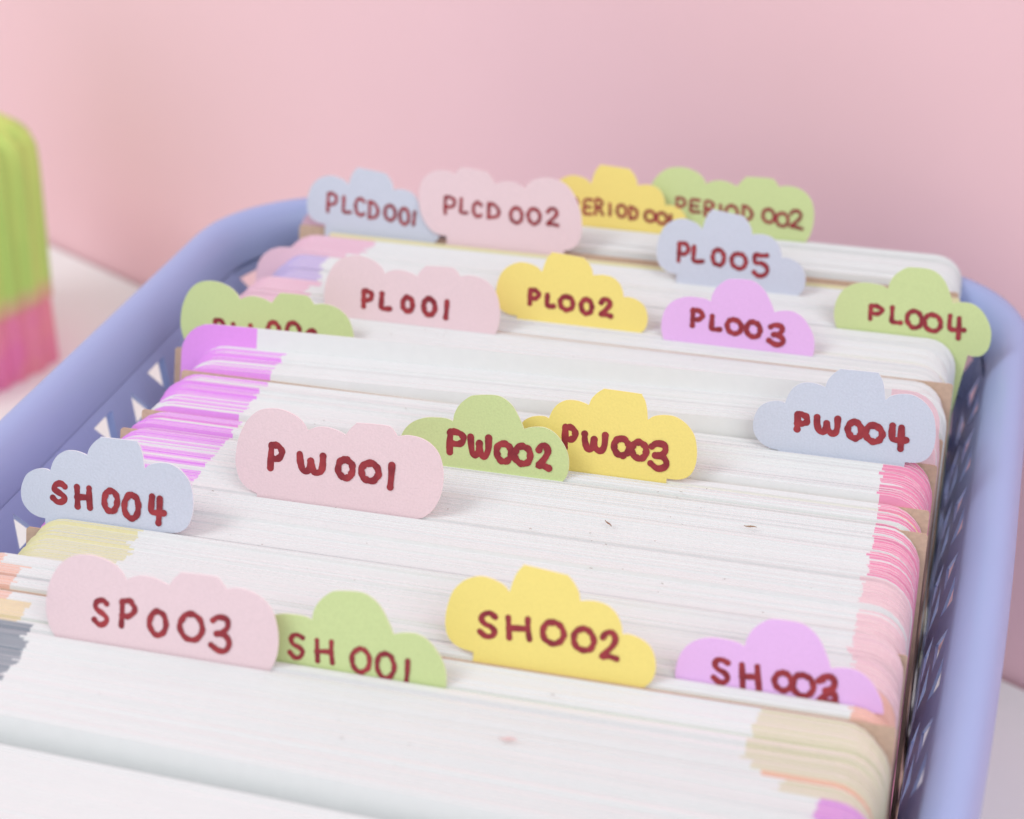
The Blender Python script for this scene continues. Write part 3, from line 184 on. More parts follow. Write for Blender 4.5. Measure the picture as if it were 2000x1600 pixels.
"PLCD002":{"Y":144.6,"o":[[31.8,2.25,1],[29.34,2.58,0],[27.99,3.26,0],[26.44,4.86,0],[25.25,7.2,0],[24.67,9.91,0],[24.68,12.5,0],[25.33,14.81,0],[26.73,16.33,0],[28.65,17.12,0],[30.94,17.19,0],[32.77,16.71,1],[33.7,17.9,0],[34.9,18.3,0],[39.75,17.9,0],[40.42,17.62,0],[41.55,16.45,0],[42.28,15.34,1],[44.25,15.97,0],[46.24,16.11,0],[47.94,15.71,0],[49.5,14.88,1],[50.11,16.02,0],[51.56,17.13,0],[53.88,17.78,0],[56.25,17.69,0],[58.68,16.87,0],[60.86,14.85,0],[62.61,11.57,0],[63.43,8.11,0],[63.44,5.78,0],[62.8,3.56,0],[61.51,2.3,0],[59.66,1.64,1]],"s":[[[31.12,7.45],[30.96,9.25],[30.94,11.28]],[[30.93,11.07],[31.32,11.24],[31.84,11.3],[32.47,11.1],[32.92,10.92],[33.17,10.34],[33.21,10.01],[32.99,9.46],[32.62,9.18],[32.05,8.96],[31.4,9.07],[31.07,8.91]],[[34.69,11.09],[34.74,9.51],[34.76,8.2],[35.44,7.96],[36.2,8.08]],[[39.49,10.13],[39.2,10.4],[38.84,10.63],[38.58,10.76],[38.24,10.51],[37.99,10.33],[37.81,9.94],[37.74,9.45],[37.72,9.0],[37.84,8.44],[38.03,8.04],[38.28,7.78],[38.58,7.5],[38.92,7.5],[39.19,7.55],[39.61,7.85]],[[41.3,10.69],[41.43,7.51]],[[41.29,10.61],[42.42,10.59],[43.52,9.72],[43.79,8.8],[43.29,7.88],[41.36,7.5]],[[47.62,10.31],[47.99,10.27],[48.46,10.19],[48.79,9.88],[49.08,9.48],[49.23,8.93],[49.32,8.45],[49.25,8.04],[49.09,7.52],[48.77,7.17],[48.39,6.94],[47.98,6.97],[47.57,7.05],[47.25,7.35],[46.87,7.68],[46.68,8.15],[46.62,8.75],[46.65,9.22],[46.86,9.71],[47.14,9.97],[47.44,10.34],[47.81,10.42]],[[51.77,10.52],[52.18,10.47],[52.54,10.39],[53.07,10.0],[53.31,9.62],[53.54,9.13],[53.54,8.69],[53.47,8.17],[53.25,7.74],[52.98,7.39],[52.63,7.24],[52.19,7.08],[51.77,7.23],[51.43,7.49],[51.09,7.98],[50.85,8.42],[50.72,8.93],[50.77,9.49],[50.99,9.87],[51.24,10.26],[51.6,10.46],[52.02,10.51]],[[55.3,10.16],[55.83,10.86],[56.78,11.0],[57.43,10.16],[57.06,9.23],[56.06,8.2],[55.46,7.41],[56.46,7.53],[57.83,7.33]]],"w":0.8}}''')
FIB = [(95.4, 31.9), (119.5, 37.2), (94.5, -31.4)]
# ---------------------------------------------------------------- setting
TZ = -115.0
def plate(name, x0, x1, y0, y1, z0, z1, M):
    v = [(x0, y0, z0), (x1, y0, z0), (x1, y1, z0), (x0, y1, z0), (x0, y0, z1), (x1, y0, z1), (x1, y1, z1), (x0, y1, z1)]
    v = [(a*MM, b*MM, c*MM) for a, b, c in v]
    return mesh_obj(name, v, [(0, 3, 2, 1), (4, 5, 6, 7), (0, 1, 5, 4), (1, 2, 6, 5), (2, 3, 7, 6), (3, 0, 4, 7)], [M])
# wall line on the table passes these two points
A0 = Vector((-196.6, 367.3)); A1 = Vector((174.5, 169.4)); d_ = (A1-A0).normalized(); n_ = Vector((-d_.y, d_.x))
if n_.y < 0: n_ = -n_
def wl(s, o): p = A0 + d_*s + n_*o; return p
wall = mesh_obj("wall", [tuple(Vector((*wl(s, o), z))*MM) for s, o, z in
    ((-900, 0, TZ-40), (1500, 0, TZ-40), (1500, 0, 1500), (-900, 0, 1500), (-900, 60, TZ-40), (1500, 60, TZ-40), (1500, 60, 1500), (-900, 60, 1500))],
    [(0, 1, 2, 3), (5, 4, 7, 6), (3, 2, 6, 7), (1, 0, 4, 5), (0, 3, 7, 4), (2, 1, 5, 6)], [WALL])
tag(wall, "plain pink painted wall behind the basket", "wall", kind='structure')
q = [wl(-900, -2), wl(1500, -2), wl(1500, -1200), wl(-900, -1200)]
v = [tuple(Vector((p.x, p.y, z))*MM) for z in (TZ-25, TZ) for p in q]
table = mesh_obj("table", v, [(3, 2, 1, 0), (4, 5, 6, 7), (0, 1, 5, 4), (1, 2, 6, 5), (2, 3, 7, 6), (3, 0, 4, 7)], [TABLE])
bm = bmesh.new(); bm.from_mesh(table.data); bmesh.ops.recalc_face_normals(bm, faces=bm.faces); bm.to_mesh(table.data); bm.free()
tag(table, "white table top under the basket, running back to the pink wall", "table")

# ---------------------------------------------------------------- basket
def rrect(x0, x1, y0, y1, r, n=10, seg=18):
    """rounded rectangle, points at even angles on corners and even steps on sides: always the same count"""
    P = []
    cs = [((x1-r, y1-r), 0), ((x0+r, y1-r), 90), ((x0+r, y0+r), 180), ((x1-r, y0+r), 270)]
    for k, ((cx, cy), a) in enumerate(cs):
        arc = [(cx+r*math.cos(R_(a+90*i/n)), cy+r*math.sin(R_(a+90*i/n))) for i in range(n+1)]
        P += arc
        (nx, ny), na = cs[(k+1) % 4]
        e = (nx+r*math.cos(R_(na)), ny+r*math.sin(R_(na))); s = arc[-1]
        P += [(s[0]+(e[0]-s[0])*i/seg, s[1]+(e[1]-s[1])*i/seg) for i in range(1, seg)]
    return P
BT = (-22.5, 155.5, -125.0, 169.5, 27)      # inner outline at the top of the wall
BB = (-13.0, 149.4, -112.0, 160.0, 14)       # inner outline at the floor
def frac(z):
    ks = [(0, 0), (-13, 0), (-22, .38), (-35, .72), (-60, .93), (-112, 1)]
    for (a, fa), (b, fb) in zip(ks, ks[1:]):
        if z >= b: return fa + (fb-fa)*(a-z)/(a-b) if a != b else fa
    return 1
TOP = rrect(*BT); BOT = rrect(*BB); NP = len(TOP)
# arc length parameter on the top outline
CUM = [0]
for i in range(NP):
    a, b = TOP[i], TOP[(i+1) % NP]; CUM.append(CUM[-1] + math.dist(a, b))
PER = CUM[-1]
import bisect
def wallpt(s, z, out=0.0):
    s %= PER
    i = min(bisect.bisect_right(CUM, s)-1, NP-1); t = (s-CUM[i])/(CUM[i+1]-CUM[i]); j = (i+1) % NP
    f = frac(z)
    ax, ay = TOP[i][0]*(1-t)+TOP[j][0]*t, TOP[i][1]*(1-t)+TOP[j][1]*t
    bx, by = BOT[i][0]*(1-t)+BOT[j][0]*t, BOT[i][1]*(1-t)+BOT[j][1]*t
    x, y = ax*(1-f)+bx*f, ay*(1-f)+by*f
    dx, dy = TOP[j][0]-TOP[i][0], TOP[j][1]-TOP[i][1]; L = math.hypot(dx, dy)
    x, y = x + out*dy/L, y - out*dx/L
    if x > 100 and y < 60: x -= 2.0*min(1.6, (60-y)/85)**2*(x-100)/60         # the long side bows in towards the front
    if y > 60: y -= .036*(x+20)*min(1, (y-60)/110)                         # and the back runs slightly askew
    return Vector((x, y, z))*MM
basket = tag(empty("storage_basket", (70*MM, 20*MM, TZ*MM)), "lavender blue plastic basket with rounded rim and triangle lattice sides, full of cards", "basket")
OFF = -basket.location
def sweep(name, prof, parent, M, closed_prof=True, smooth=True):
    """prof: list of (outward, z) swept round the basket outline"""
    n = 260; k = len(prof); V = []; F = []
    for i in range(n):
        for (o, z) in prof: V.append(wallpt(PER*i/n, z, o)+OFF)
    for i in range(n):
        for j in range(k if closed_prof else k-1):
            a, b = i*k+j, i*k+(j+1) % k; c, d = ((i+1) % n)*k+(j+1) % k, ((i+1) % n)*k+j
            F.append((a, b, c, d))
    return mesh_obj(name, V, F, [M], parent=parent, smooth=smooth)
rim_prof = [(0, -13.02), (0, -12.7), (.15, -11), (.6, -8.6), (1.5, -6.4), (2.9, -4.4), (4.4, -3.2), (6.0, -2.8), (7.4, -3.1), (8.3, -4.1), (9.0, -6.0), (9.3, -8.6), (9.4, -17), (8.2, -17), (7.9, -9.5), (6.9, -5.6), (5.6, -5.0), (3.8, -6.6), (2.4, -9.6), (2.1, -12.6), (2.1, -13.02), (1.9, -13.03), (.2, -13.03)]
rim = sweep("rim", rim_prof, basket, PLASTIC)
# lattice sides: one moulded sheet with rows of triangular openings, point up and point down in turn
sleft = 0
for i in range(NP):
    if abs(TOP[i][0]-BT[0]) < .01 and TOP[i][1] >= 85 >= TOP[(i+1) % NP][1] and abs(TOP[(i+1) % NP][0]-BT[0]) < .01:
        sleft = CUM[i] + (TOP[i][1]-85)
NCELL = 2*int(PER/26.4); CW = PER/NCELL
ROWS = [-13.0, -24.5, -37, -50, -63, -76, -89, -102]
TH = 1.8                                        # the sheet is thinner on the right hand side
def th(s_): return .5 if wallpt(s_, -20).x > .09 else TH
V = []; F = []
def quad2(pts):      # pts in (s, z): inner and outer skin
    b0 = len(V)
    for o_ in (0, th(pts[0][0])):
        for (s_, z_) in pts: V.append(wallpt(s_, z_, o_)+OFF)
    n = len(pts)
    F.append(tuple(range(b0, b0+n))); F.append(tuple(range(b0+2*n-1, b0+n-1, -1)))
def lip(p, q_):
    b0 = len(V)
    t_ = th(p[0]); V.extend([wallpt(*p, 0)+OFF, wallpt(*q_, 0)+OFF, wallpt(*q_, t_)+OFF, wallpt(*p, t_)+OFF]); F.append((b0, b0+1, b0+2, b0+3))
for r in range(len(ROWS)-1):
    zt, zb = ROWS[r], ROWS[r+1]
    for k in range(NCELL):
        c = sleft + k*CW; up = (k+r) % 2 == 0
        l_, r2 = c-CW/2, c+CW/2
        hb, ht, hw = zb+2.0, zt-2.2, 4.3
        if up:
            A_, B_, C_ = (c-hw, hb), (c+hw, hb), (c, ht)
            quad2([(l_, zb), (r2, zb), B_, A_]); quad2([(r2, zb), (r2, zt), C_, B_]); quad2([(l_, zt), (l_, zb), A_, C_]); quad2([(r2, zt), (l_, zt), C_])
        else:
            A_, B_, C_ = (c+hw, ht), (c-hw, ht), (c, hb)
            quad2([(r2, zt), (l_, zt), B_, A_]); quad2([(l_, zt), (l_, zb), C_, B_]); quad2([(r2, zb), (r2, zt), A_, C_]); quad2([(l_, zb), (r2, zb), C_])
        lip(A_, B_); lip(B_, C_); lip(C_, A_)
mesh_obj("lattice_side", V, F, [PLASTIC], parent=basket)
sweep("solid_lower_band", [(0, -112), (0, ROWS[-1]-.02), (TH, ROWS[-1]-.02), (TH, -112)], basket, PLASTIC, smooth=False)
# floor of the basket
V = []; n = 80
for z in (-111.5, -114.6):
    for i in range(n): V.append(wallpt(PER*i/n, -112, 1.0)*1 + OFF + Vector((0, 0, (z+112)*MM)))
F = [tuple(range(n)), tuple(range(2*n-1, n-1, -1))] + [(i, i+n, (i+1) % n+n, (i+1) % n) for i in range(n)]
mesh_obj("basket_floor", V, F, [PLASTIC], parent=basket)

# ---------------------------------------------------------------- index cards
def card_geo(x0, x1, ztop, t, xl, xr, r=6.5, tilt=0.0, square=False, length=None, bow=0.0):
    """returns verts (local, mm), faces, material slots: 0 white face, 1 white edge, 2 left face, 3 left edge, 4 right face, 5 right edge"""
    n = 6; top = []
    if square: r = .6
    for i in range(n+1):
        a = math.pi - math.pi/2*i/n; top.append((x0+r+r*math.cos(a), -r+r*math.sin(a)))
    for i in range(n+1):
        a = math.pi/2 - math.pi/2*i/n; top.append((x1-r+r*math.cos(a), -r+r*math.sin(a)))
    def insert(pts, x):
        out = []
        for a, b in zip(pts, pts[1:]):
            out.append(a)
            if a[0] < x-1e-4 and b[0] > x+1e-4:
                t_ = (x-a[0])/(b[0]-a[0]); out.append((x, a[1]+(b[1]-a[1])*t_))
        out.append(pts[-1]); return out
    for x in (xl, xr, (x0+x1)/2, x0+.33*(x1-x0), x0+.66*(x1-x0)):
        if x is not None: top = insert(top, x)
    L = length or LEN
    V = []; F = []; MI = []
    k = len(top)
    def zz(x, z): return z + ztop + tilt*(x-x0)
    for off in (0, t):
        for (x, z) in top: V.append((x, off + bow*math.sin(math.pi*(x-x0)/(x1-x0)), zz(x, z)))
        for (x, z) in top: V.append((x, off, -L))
    def band(xm):
        if xl is not None and xm < xl: return 2
        if xr is not None and xm > xr: return 4
        return 0
    for i in range(k-1):
        b = band((top[i][0]+top[i+1][0])/2)
        f0, f1, g0, g1 = i, i+1, k+i, k+i+1
        if abs(top[i][0]-top[i+1][0]) > 1e-6:
            F.append((g0, g1, f1, f0)); MI.append(b)
            F.append((2*k+f0, 2*k+f1, 2*k+g1, 2*k+g0)); MI.append(0)
        F.append((f0, f1, 2*k+f1, 2*k+f0)); MI.append(b+1)
    F.append((0, 2*k, 3*k, k)); MI.append(band(x0+.1)+1)
    F.append((k-1, 2*k-1, 4*k-1, 3*k-1)); MI.append(band(x1-.1)+1)
    return V, F, MI
def mats6(lc, rc):
    L_ = BAND[lc] if lc else (PAPER, EDGE); R2 = BAND[rc] if rc else (PAPER, EDGE)
    return [PAPER, EDGE, L_[0], L_[1], R2[0], R2[1]]
def put_card(name, y, geo, mats):
    V, F, MI = geo
    o = mesh_obj(name, [Vector(v)*MM for v in V], F, mats, MI)
    o.matrix_world = card_frame(y)
    return o

# packs, front to back: y0, y1, top z, x0, left band (x, colour), right band (x, colour), tilt, label
PACKS = [
 (-92, -46.9, -3.0, -9, None, None, 0, "front", 'white index card in the blurred front pack, nearest the camera'),
 (-44.0, -36.2, 0, -9, None, (143, 'magenta'), 0, "front", 'white index card with a magenta right corner, behind the front gap'),
 (-36.2, -31, 0.1, -9, (14.8, 'grey'), (140.5, 'magenta'), 0, "front", 'white index card with a dark grey left end and a magenta right corner'),
 (-31, -28.4, 0, -9, (14.2, 'grey'), (134.6, 'olive'), 0, "front", 'white index card with a dark grey left end and a short olive right corner'),
 (-28.4, -27.2, 0, -9, (14.0, 'grey'), (131.5, 'orange'), 0, "front", 'white index card with a dark grey left end and an orange right corner'),
 (-27.2, -21.2, .2, -9, (12.8, 'grey'), (128.8, 'olive'), 0, "front", 'white index card with a dark grey left end and a wide olive right end'),
 (-21.2, -15.6, .2, -9, (9.2, 'beige'), (128.8, 'olive'), 0, "front", 'white index card with a cream left end and a wide olive right end'),
 (-15.6, -12.95, .2, -9, (4.2, 'peach'), (128.8, 'olive'), 0, "front", 'white index card with a peach left end and a wide olive right end'),
 (-12.4, -6, .35, -9, (3.6, 'peach'), (142.7, 'salmon'), 0, "mid", 'white index card with peach left end and salmon right corner'),
 (-6, -3.5, .6, -9, (-2.0, 'peach'), (142.0, 'salmon'), 0, "mid", 'white index card with salmon right corner and a sliver of peach at left'),
 (-3.3, 4.6, -.1, -3.6, (17.6, 'cream'), (140.8, 'palepink'), 0, "mid", 'white index card with a cream left end, in the front half of the cream pack'),
 (4.6, 9.75, .2, -3.4, (17.2, 'cream'), (140.6, 'palepink'), 0, "mid", 'white index card with a cream left end, under the blue tab at left'),
 (11.12, 28, 0, -4, (18.8, 'purple'), (140.4, 'palepink'), 0, "mid", 'white index card with purple left end and pale pink right end'),
 (28, 44.95, 0, -4, (18.8, 'purple'), (140.6, 'pink'), 0, "mid", 'white index card with purple left end and pink right end, in the middle pack'),
 (45.5, 52.95, 0, -3.8, (18.6, 'purple'), (140.4, 'pink'), 0, "mid", 'white index card with purple left end and pink right end, between the kraft dividers'),
 (53.5, 69.75, 0, -3.2, (17.4, 'purple'), (139.8, 'pink'), .004, "mid", 'white index card with purple left end and pink right end, before the brown line'),
 (70.3, 80.35, 0.0, -2.4, (17.2, 'purple'), (137, 'palepink'), .026, "mid", 'white index card with purple left end, just in front of the tall purple card'),
 (80.95, 90.75, -.4, -6.5, (10, 'rose'), (141, 'palepink'), 0, "back", ''),
 (91.4, 112, 0, -7, (10.4, 'rose'), None, 0, "back", ''),
 (112, 118.5, 0, -6.6, (10.6, 'rose'), None, 0, "back", ''),
 (118.5, 121.5, .2, -3.0, (9.6, 'lavender'), None, 0, "back", ''),
 (121.5, 131.15, .3, -3.4, (8.6, 'lavender'), None, 0, "back", ''),
 (131.75, 143.35, 0, -5.6, (14.8, 'rose'), None, 0, "back", ''),
 (148.4, 164.4, 1.6, 0, (14, 'rose'), None, 0, "back", ''),
]
tabs_y = sorted(t['Y'] for t in TABS.values())
SPECIAL = [10.5, 45.2, 53.1, 70.0, 80.6, 91.0, 131.3, 143.6]
SLOTS = [(ty-.02, ty+.40) for ty in tabs_y] + [(ty-.02, ty+.50) for ty in (10.6, 45.0, 53.0, 69.8, 90.8, 104.0, 146.6, -12.9)] + [(ty-.03, ty+.53) for ty in (80.4, 131.2, 143.4, 151.5)]
MERGE = []; ncards = 0
MATSETS = {}
for (y0, y1, z, x0, lb, rb, tilt, zone, label) in PACKS:
    y = y0; pitch = .50 if zone != "front" else .58
    gz, gn, gx, gxl = 0, 0, 0, 0
    colored = lb and lb[1] in ('purple', 'pink') or rb and rb[1] == 'pink'
    while y < y1:
        if gn <= 0:
            gn = random.choice((1, 1, 2, 3, 5, 8, 10)); gz = gz + random.choice((.15, .3, .55)) if colored and gz < .45 and random.random() < .7 else random.gauss(-.06, .08)
            if not colored: gz = random.gauss(0, .05); gx = random.gauss(0, .35); gxl = random.gauss(0, .7)
        if lb and lb[1] in ('cream', 'beige', 'lavender'): gz *= .4 if gn else 1
        gn -= 1
        t = pitch*random.uniform(.85, 1.0)
        hit = [b_ for (a_, b_) in SLOTS if y < b_ and y + t > a_]
        if hit:
            y = max(hit)+.01; continue
        z_ = z + gz + random.gauss(0, .03)
        if lb and lb[1] == 'cream' and y > 8.4: z_ = z + .55
        zx = x0 + gx + random.gauss(0, .12); x1 = 148.7 + gx + random.gauss(0, .12)
        if zone == "back" and y > 148: x1 = 148.2
        xl = lb[0] + gxl + random.gauss(0, .25) if lb else None
        xr = rb[0] + gxl + random.gauss(0, .25) if rb else None
        if zone == "mid" and colored and random.random() < .22: xl = None
        if colored and random.random() < .12: xr = None
        geo = card_geo(zx, x1, z_, t, xl, xr, r=random.uniform(6, 7), tilt=tilt + random.gauss(0, .0012))
        mats = mats6(lb[1] if lb else None, rb[1] if rb else None)
        if zone == "back" or (y < -56):
            MERGE.append((y, geo, mats))
        else:
            o = put_card("index_card", y, geo, mats)
            tag(o, label, "index card", "index cards standing in the basket"); ncards += 1
        y += t + pitch*random.uniform(.005, .05)
# the remaining cards, too many and too blurred to pick apart: one object
V = []; F = []; MI = []; MS = []; midx = {}
for (y, (v_, f_, mi), mats) in MERGE:
    b0 = len(V); Fm = card_frame(y)
    V += [Fm @ (Vector(p)*MM) for p in v_]; F += [tuple(b0+q for q in f) for f in f_]
    for q in mi:
        M = mats[q]
        if M.name not in midx: midx[M.name] = len(MS); MS.append(M)
        MI.append(midx[M.name])
tag(mesh_obj("index_card_stack", V, F, MS, MI), "further white index cards with pale corners at the back and very front", "index cards", kind='stuff')
print("cards", ncards, "merged", len(MERGE))

# single cards that stand out
def special(y, z, x0, x1, xl, lc, xr, rc, label, tilt=0, square=False, name="index_card", t=.5):
    o = put_card(name, y, card_geo(x0, x1, z, t, xl, xr, tilt=tilt, square=square), mats6(lc, rc))
    return tag(o, label, "index card")
special(80.4, 5.0, -6.2, 148.6, 10.4, 'purple', 139, 'palepink', "tall white index card with solid purple left corner before the left green tab", tilt=.021)
special(131.2, 1.3, -9.6, 140, 12, 'rose', None, None, "tall index card with a pink rounded left corner near the back of the basket")
special(143.4, .7, 3.6, 148.5, None, None, None, None, "narrow cream index card with a square left end before the PLCD001 tab", square=True).data.materials[0] = BAND['cream'][0]
bpy.context.scene.objects[-1]
for o in COL.objects:
    if o.get('label', '').startswith('narrow cream'): o.data.materials[1] = BAND['beige'][1]
special(151.5, 3.4, -6.6, 60, 10, 'rose', None, None, "pink edged index card behind the pale blue tab at the back left corner")

# kraft dividers
def kraft(y, z, x0, x1, label, tilt=0):
    V, F, MI = card_geo(x0, x1, z, .48, None, None, tilt=tilt, square=True)
    o = mesh_obj("kraft_divider", [Vector(v)*MM for v in V], F, [KRAFT])
    o.matrix_world = card_frame(y)
    return tag(o, label, "divider", "plain kraft dividers between the packs")
kraft(10.6, -2.6, -5.4, 149.3, "kraft divider sticking out at left below the SH004 tab")
kraft(45.0, -.5, -3.4, 149.5, "kraft divider with its left corner just above the SH004 tab")
kraft(53.0, -.5, -2.6, 149.2, "kraft board divider sticking out left of the purple ended cards, second above the SH004 tab")
kraft(69.8, .0, -1.6, 149.3, "kraft divider showing as a long brown line behind the PW002 and PW003 tabs", tilt=-.003)
kraft(90.8, -5.6, -12.0, 149.4, "kraft board divider sticking out left behind the tall purple card")
kraft(104.0, -.4, -4, 149.8, "kraft board divider whose corner shows below the PL004 tab")
kraft(146.6, .6, -5.0, 148.0, "kraft board divider under the PLCD001 tab at the back left corner")
kraft(-12.9, .0, -6, 149.4, "kraft divider showing as a thin brown line before the SH003 tab")

# ---------------------------------------------------------------- cloud dividers
COLOR = dict(PLCD001='blue', PLCD002='pink', PERIOD001='yellow', PERIOD002='green', PL005='blue', PL001='pink', PL002='yellow', PL003='violet',
    PL004='green', GRN='green', PW001='pink', PW002='green', PW003='yellow', PW004='blue', SH004='blue', SP003='pink', SH001='green', SH002='yellow', SH003='violet')
LABEL = dict(
 PLCD001="pale blue cloud tab divider reading PLCD001, at the back left of the basket",
 PLCD002="pale pink cloud tab divider reading PLCD 002, between the rear blue and yellow tabs",
 PERIOD001="yellow cloud tab divider reading PERIOD 001, its P hidden behind the pink tab",
 PERIOD002="green cloud tab divider reading PERIOD 002, rearmost tab on the right",
 PL005="pale lavender blue cloud tab divider reading PL005, behind the violet PL003 tab",
 PL001="pink cloud tab divider reading PL001, between the left green tab and the yellow PL002 tab",
 PL002="yellow cloud tab divider reading PL002, right of the pink PL001 tab",
 PL003="violet cloud tab divider reading PL003, in front of the lavender PL005 tab",
 PL004="green cloud tab divider reading PL004, sticking out over the right side of the basket",
 GRN="green cloud tab divider at left, its writing half hidden by the tall purple cornered card",
 PW001="pink cloud tab divider reading PW001, sharp in the middle left",
 PW002="green cloud tab divider reading PW002, between the pink and yellow PW tabs",
 PW003="yellow cloud tab divider reading PW003, partly behind the green PW002 tab",
 PW004="pale grey blue cloud tab divider reading PW004, at the right edge of the cards",
 SH004="pale blue cloud tab divider reading SH004, at the left edge over the basket side",
 SP003="pink cloud tab divider reading SP003, front left",
 SH001="green cloud tab divider reading SH001, partly behind the pink SP003 tab",
 SH002="yellow cloud tab divider reading SH002, front centre",
 SH003="violet cloud tab divider reading SH003 with an overwritten last digit, front right")
from mathutils.geometry import delaunay_2d_cdt
def smooth_outline(pts):
    """spline through the points, broken at corners"""
    idx = [i for i, p in enumerate(pts) if p[2]]
    out = []
    for a, b in zip(idx, idx[1:]):
        seg = [Vector(p[:2]) for p in pts[a:b+1]]
        if len(seg) == 2: out.append(seg[0]); continue
        for i in range(len(seg)-1):
            p0 = seg[i-1] if i else seg[0]*2-seg[1]; p1 = seg[i]; p2 = seg[i+1]; p3 = seg[i+2] if i+2 < len(seg) else seg[-1]*2-seg[-2]
            for k in range(5):
                t = k/5
                out.append(.5*((2*p1)+(-p0+p2)*t+(2*p0-5*p1+4*p2-p3)*t*t+(-p0+3*p1-3*p2+p3)*t**3))
    out.append(Vector(pts[-1][:2]))
    return out
def stroke_ribbon(pts, wid, lift, V, F):
    P = [Vector(p) for p in pts]
    # resample with a spline
    Q = []
    closed = (P[0]-P[-1]).length < wid*.6 and len(P) > 8
    for i in range(len(P)-1):
        p0 = P[i-1] if i else P[0]*2-P[1]; p1 = P[i]; p2 = P[i+1]; p3 = P[i+2] if i+2 < len(P) else P[-1]*2-P[-2]
        for k in range(4):
            t = k/4; Q.append(.5*((2*p1)+(-p0+p2)*t+(2*p0-5*p1+4*p2-p3)*t*t+(-p0+3*p1-3*p2+p3)*t**3))
    Q.append(P[-1])
    n = len(Q); ph = random.uniform(0, 6)
    # union of short overlapping discs and quads, each a hair above the last so that no two faces share a plane
    L = []; Rr = []
    for i, q in enumerate(Q):
        a = Q[max(i-1, 0)]; b = Q[min(i+1, n-1)]; d = (b-a)
        d = d.normalized() if d.length > 1e-6 else Vector((1, 0)); nn = Vector((-d.y, d.x))
        w_ = wid/2*(1+.10*math.sin(i*.55+ph)+random.uniform(-.05, .05))
        L.append(q+nn*w_); Rr.append(q-nn*w_)
    b0 = len(V)
    for i in range(n):
        z = lift + .00035*i
        V.append((L[i].x, -z, L[i].y)); V.append((Rr[i].x, -z, Rr[i].y))
    for i in range(n-1): F.append((b0+2*i, b0+2*i+1, b0+2*i+3, b0+2*i+2))
    for end, k_ in ((0, Q[0]), (n-1, Q[-1])):
        c0 = len(V); rr = wid/2*random.uniform(1.0, 1.16); z = lift+.012+.004*(end > 0)
        for j in range(14): V.append((k_.x+rr*math.cos(j*math.tau/14), -z, k_.y+rr*math.sin(j*math.tau/14)))
        F.append(tuple(range(c0, c0+14)))
TK = .38
for key, T in TABS.items():
    o_ = smooth_outline(T['o'])
    if key not in ('SH004', 'GRN', 'PL004'):       # the lobes end just below the level of the cards
        while o_[0].y < -.45 and o_[1].y < -.45: o_.pop(0)
        while o_[-1].y < -.45 and o_[-2].y < -.45: o_.pop()
        o_[0].y = max(o_[0].y, -.45); o_[-1].y = max(o_[-1].y, -.45)
    nl, nr = o_[0], o_[-1]
    bx0, bx1, bz = -3.4, 148.8, -.5
    if key in ('SH004', 'GRN', 'PL004'): bz = min(-.5, nl.y-.2, nr.y-.2)
    if key in ('SH004', 'GRN', 'PLCD001'): bx0 = nl.x
    if key == 'PL004': bx1 = 149.6; poly_extra = [Vector((nr.x-1.9, nr.y-13))]
    poly = list(o_)
    if key == 'PL004': poly += poly_extra
    if bx1 - nr.x > 1: poly += [Vector((nr.x-.05, bz))] + [Vector((bx1-6.5+6.5*math.sin(a), bz-6.5+6.5*math.cos(a))) for a in [i*math.pi/12 for i in range(7)]]
    poly += [Vector((bx1, -LEN)), Vector((bx0, -LEN))]
    if nl.x - bx0 > 1: poly += [Vector((bx0+6.5-6.5*math.cos(a), bz-6.5+6.5*math.sin(a))) for a in [i*math.pi/12 for i in range(7)]] + [Vector((nl.x+.05, bz))]
    n = len(poly)
    # thin sheet, with a slight curl of the free edge
    xm = (nl.x+nr.x)/2; k1 = random.uniform(0, .006); k2 = random.uniform(-.45, .45); k3 = random.uniform(-.25, .25)
    def cy(p): return .0 if p.y < 0 else k1*p.y*p.y + (k2*((p.x-xm)/18)**2 + k3*(p.x-xm)/18)*min(1, p.y/8)
    inner = [Vector((x*1.5, z*1.5)) for x in range(-10, 108) for z in range(1, 14)] + [Vector((x*6., -z*8.)) for x in range(0, 25) for z in range(1, 13)]
    xs = [p.x for p in poly[:len(o_)]]; inner = [p for p in inner if p.y < 0 or min(xs)-1 < p.x < max(xs)+1]
    vv, ee, ff, _a, _b, _c = delaunay_2d_cdt(poly+inner, [(i, (i+1) % n) for i in range(n)], [], 1, 1e-5)
    bm = bmesh.new()
    fr = [bm.verts.new(Vector((p.x, cy(p), p.y))*MM) for p in vv]
    bk = [bm.verts.new(Vector((p.x, cy(p)+TK, p.y))*MM) for p in vv]
    used_e = {}
    for f in ff:
        for i in range(len(f)):
            e = (f[i], f[(i+1) % len(f)]); used_e[tuple(sorted(e))] = used_e.get(tuple(sorted(e)), 0)+1
        q = bm.faces.new([fr[i] for i in f]); q.smooth = True
        q = bm.faces.new([bk[i] for i in f][::-1]); q.smooth = True
    for (i, j), c_ in used_e.items():
        if c_ == 1: bm.faces.new((fr[i], bk[i], bk[j], fr[j])).material_index = 1
    for v_ in [v_ for v_ in bm.verts if not v_.link_faces]: bm.verts.remove(v_)
    for e in bm.edges:
        if len({f.material_index for f in e.link_faces}) > 1: e.smooth = False
    bmesh.ops.recalc_face_normals(bm, faces=bm.faces)
    me = bpy.data.meshes.new("tab_divider"); bm.to_mesh(me); bm.free()
    me.materials.append(TAB[COLOR[key]]); me.materials.append(TABEDGE[COLOR[key]])
    o = bpy.data.objects.new("tab_divider", me); COL.objects.link(o); o.matrix_world = card_frame(T['Y'])
    tag(o, LABEL[key], "tab divider", "cloud shaped tab dividers between the cards")
    V = []; F = []
    for k, st in enumerate(T['s']): stroke_ribbon(st, T['w'], .02+.018*k, V, F)
    V = [Vector((x, y + cy(Vector((x, z))), z))*MM for (x, y, z) in V]
    mesh_obj("lettering", V, F, [INK], parent=o)

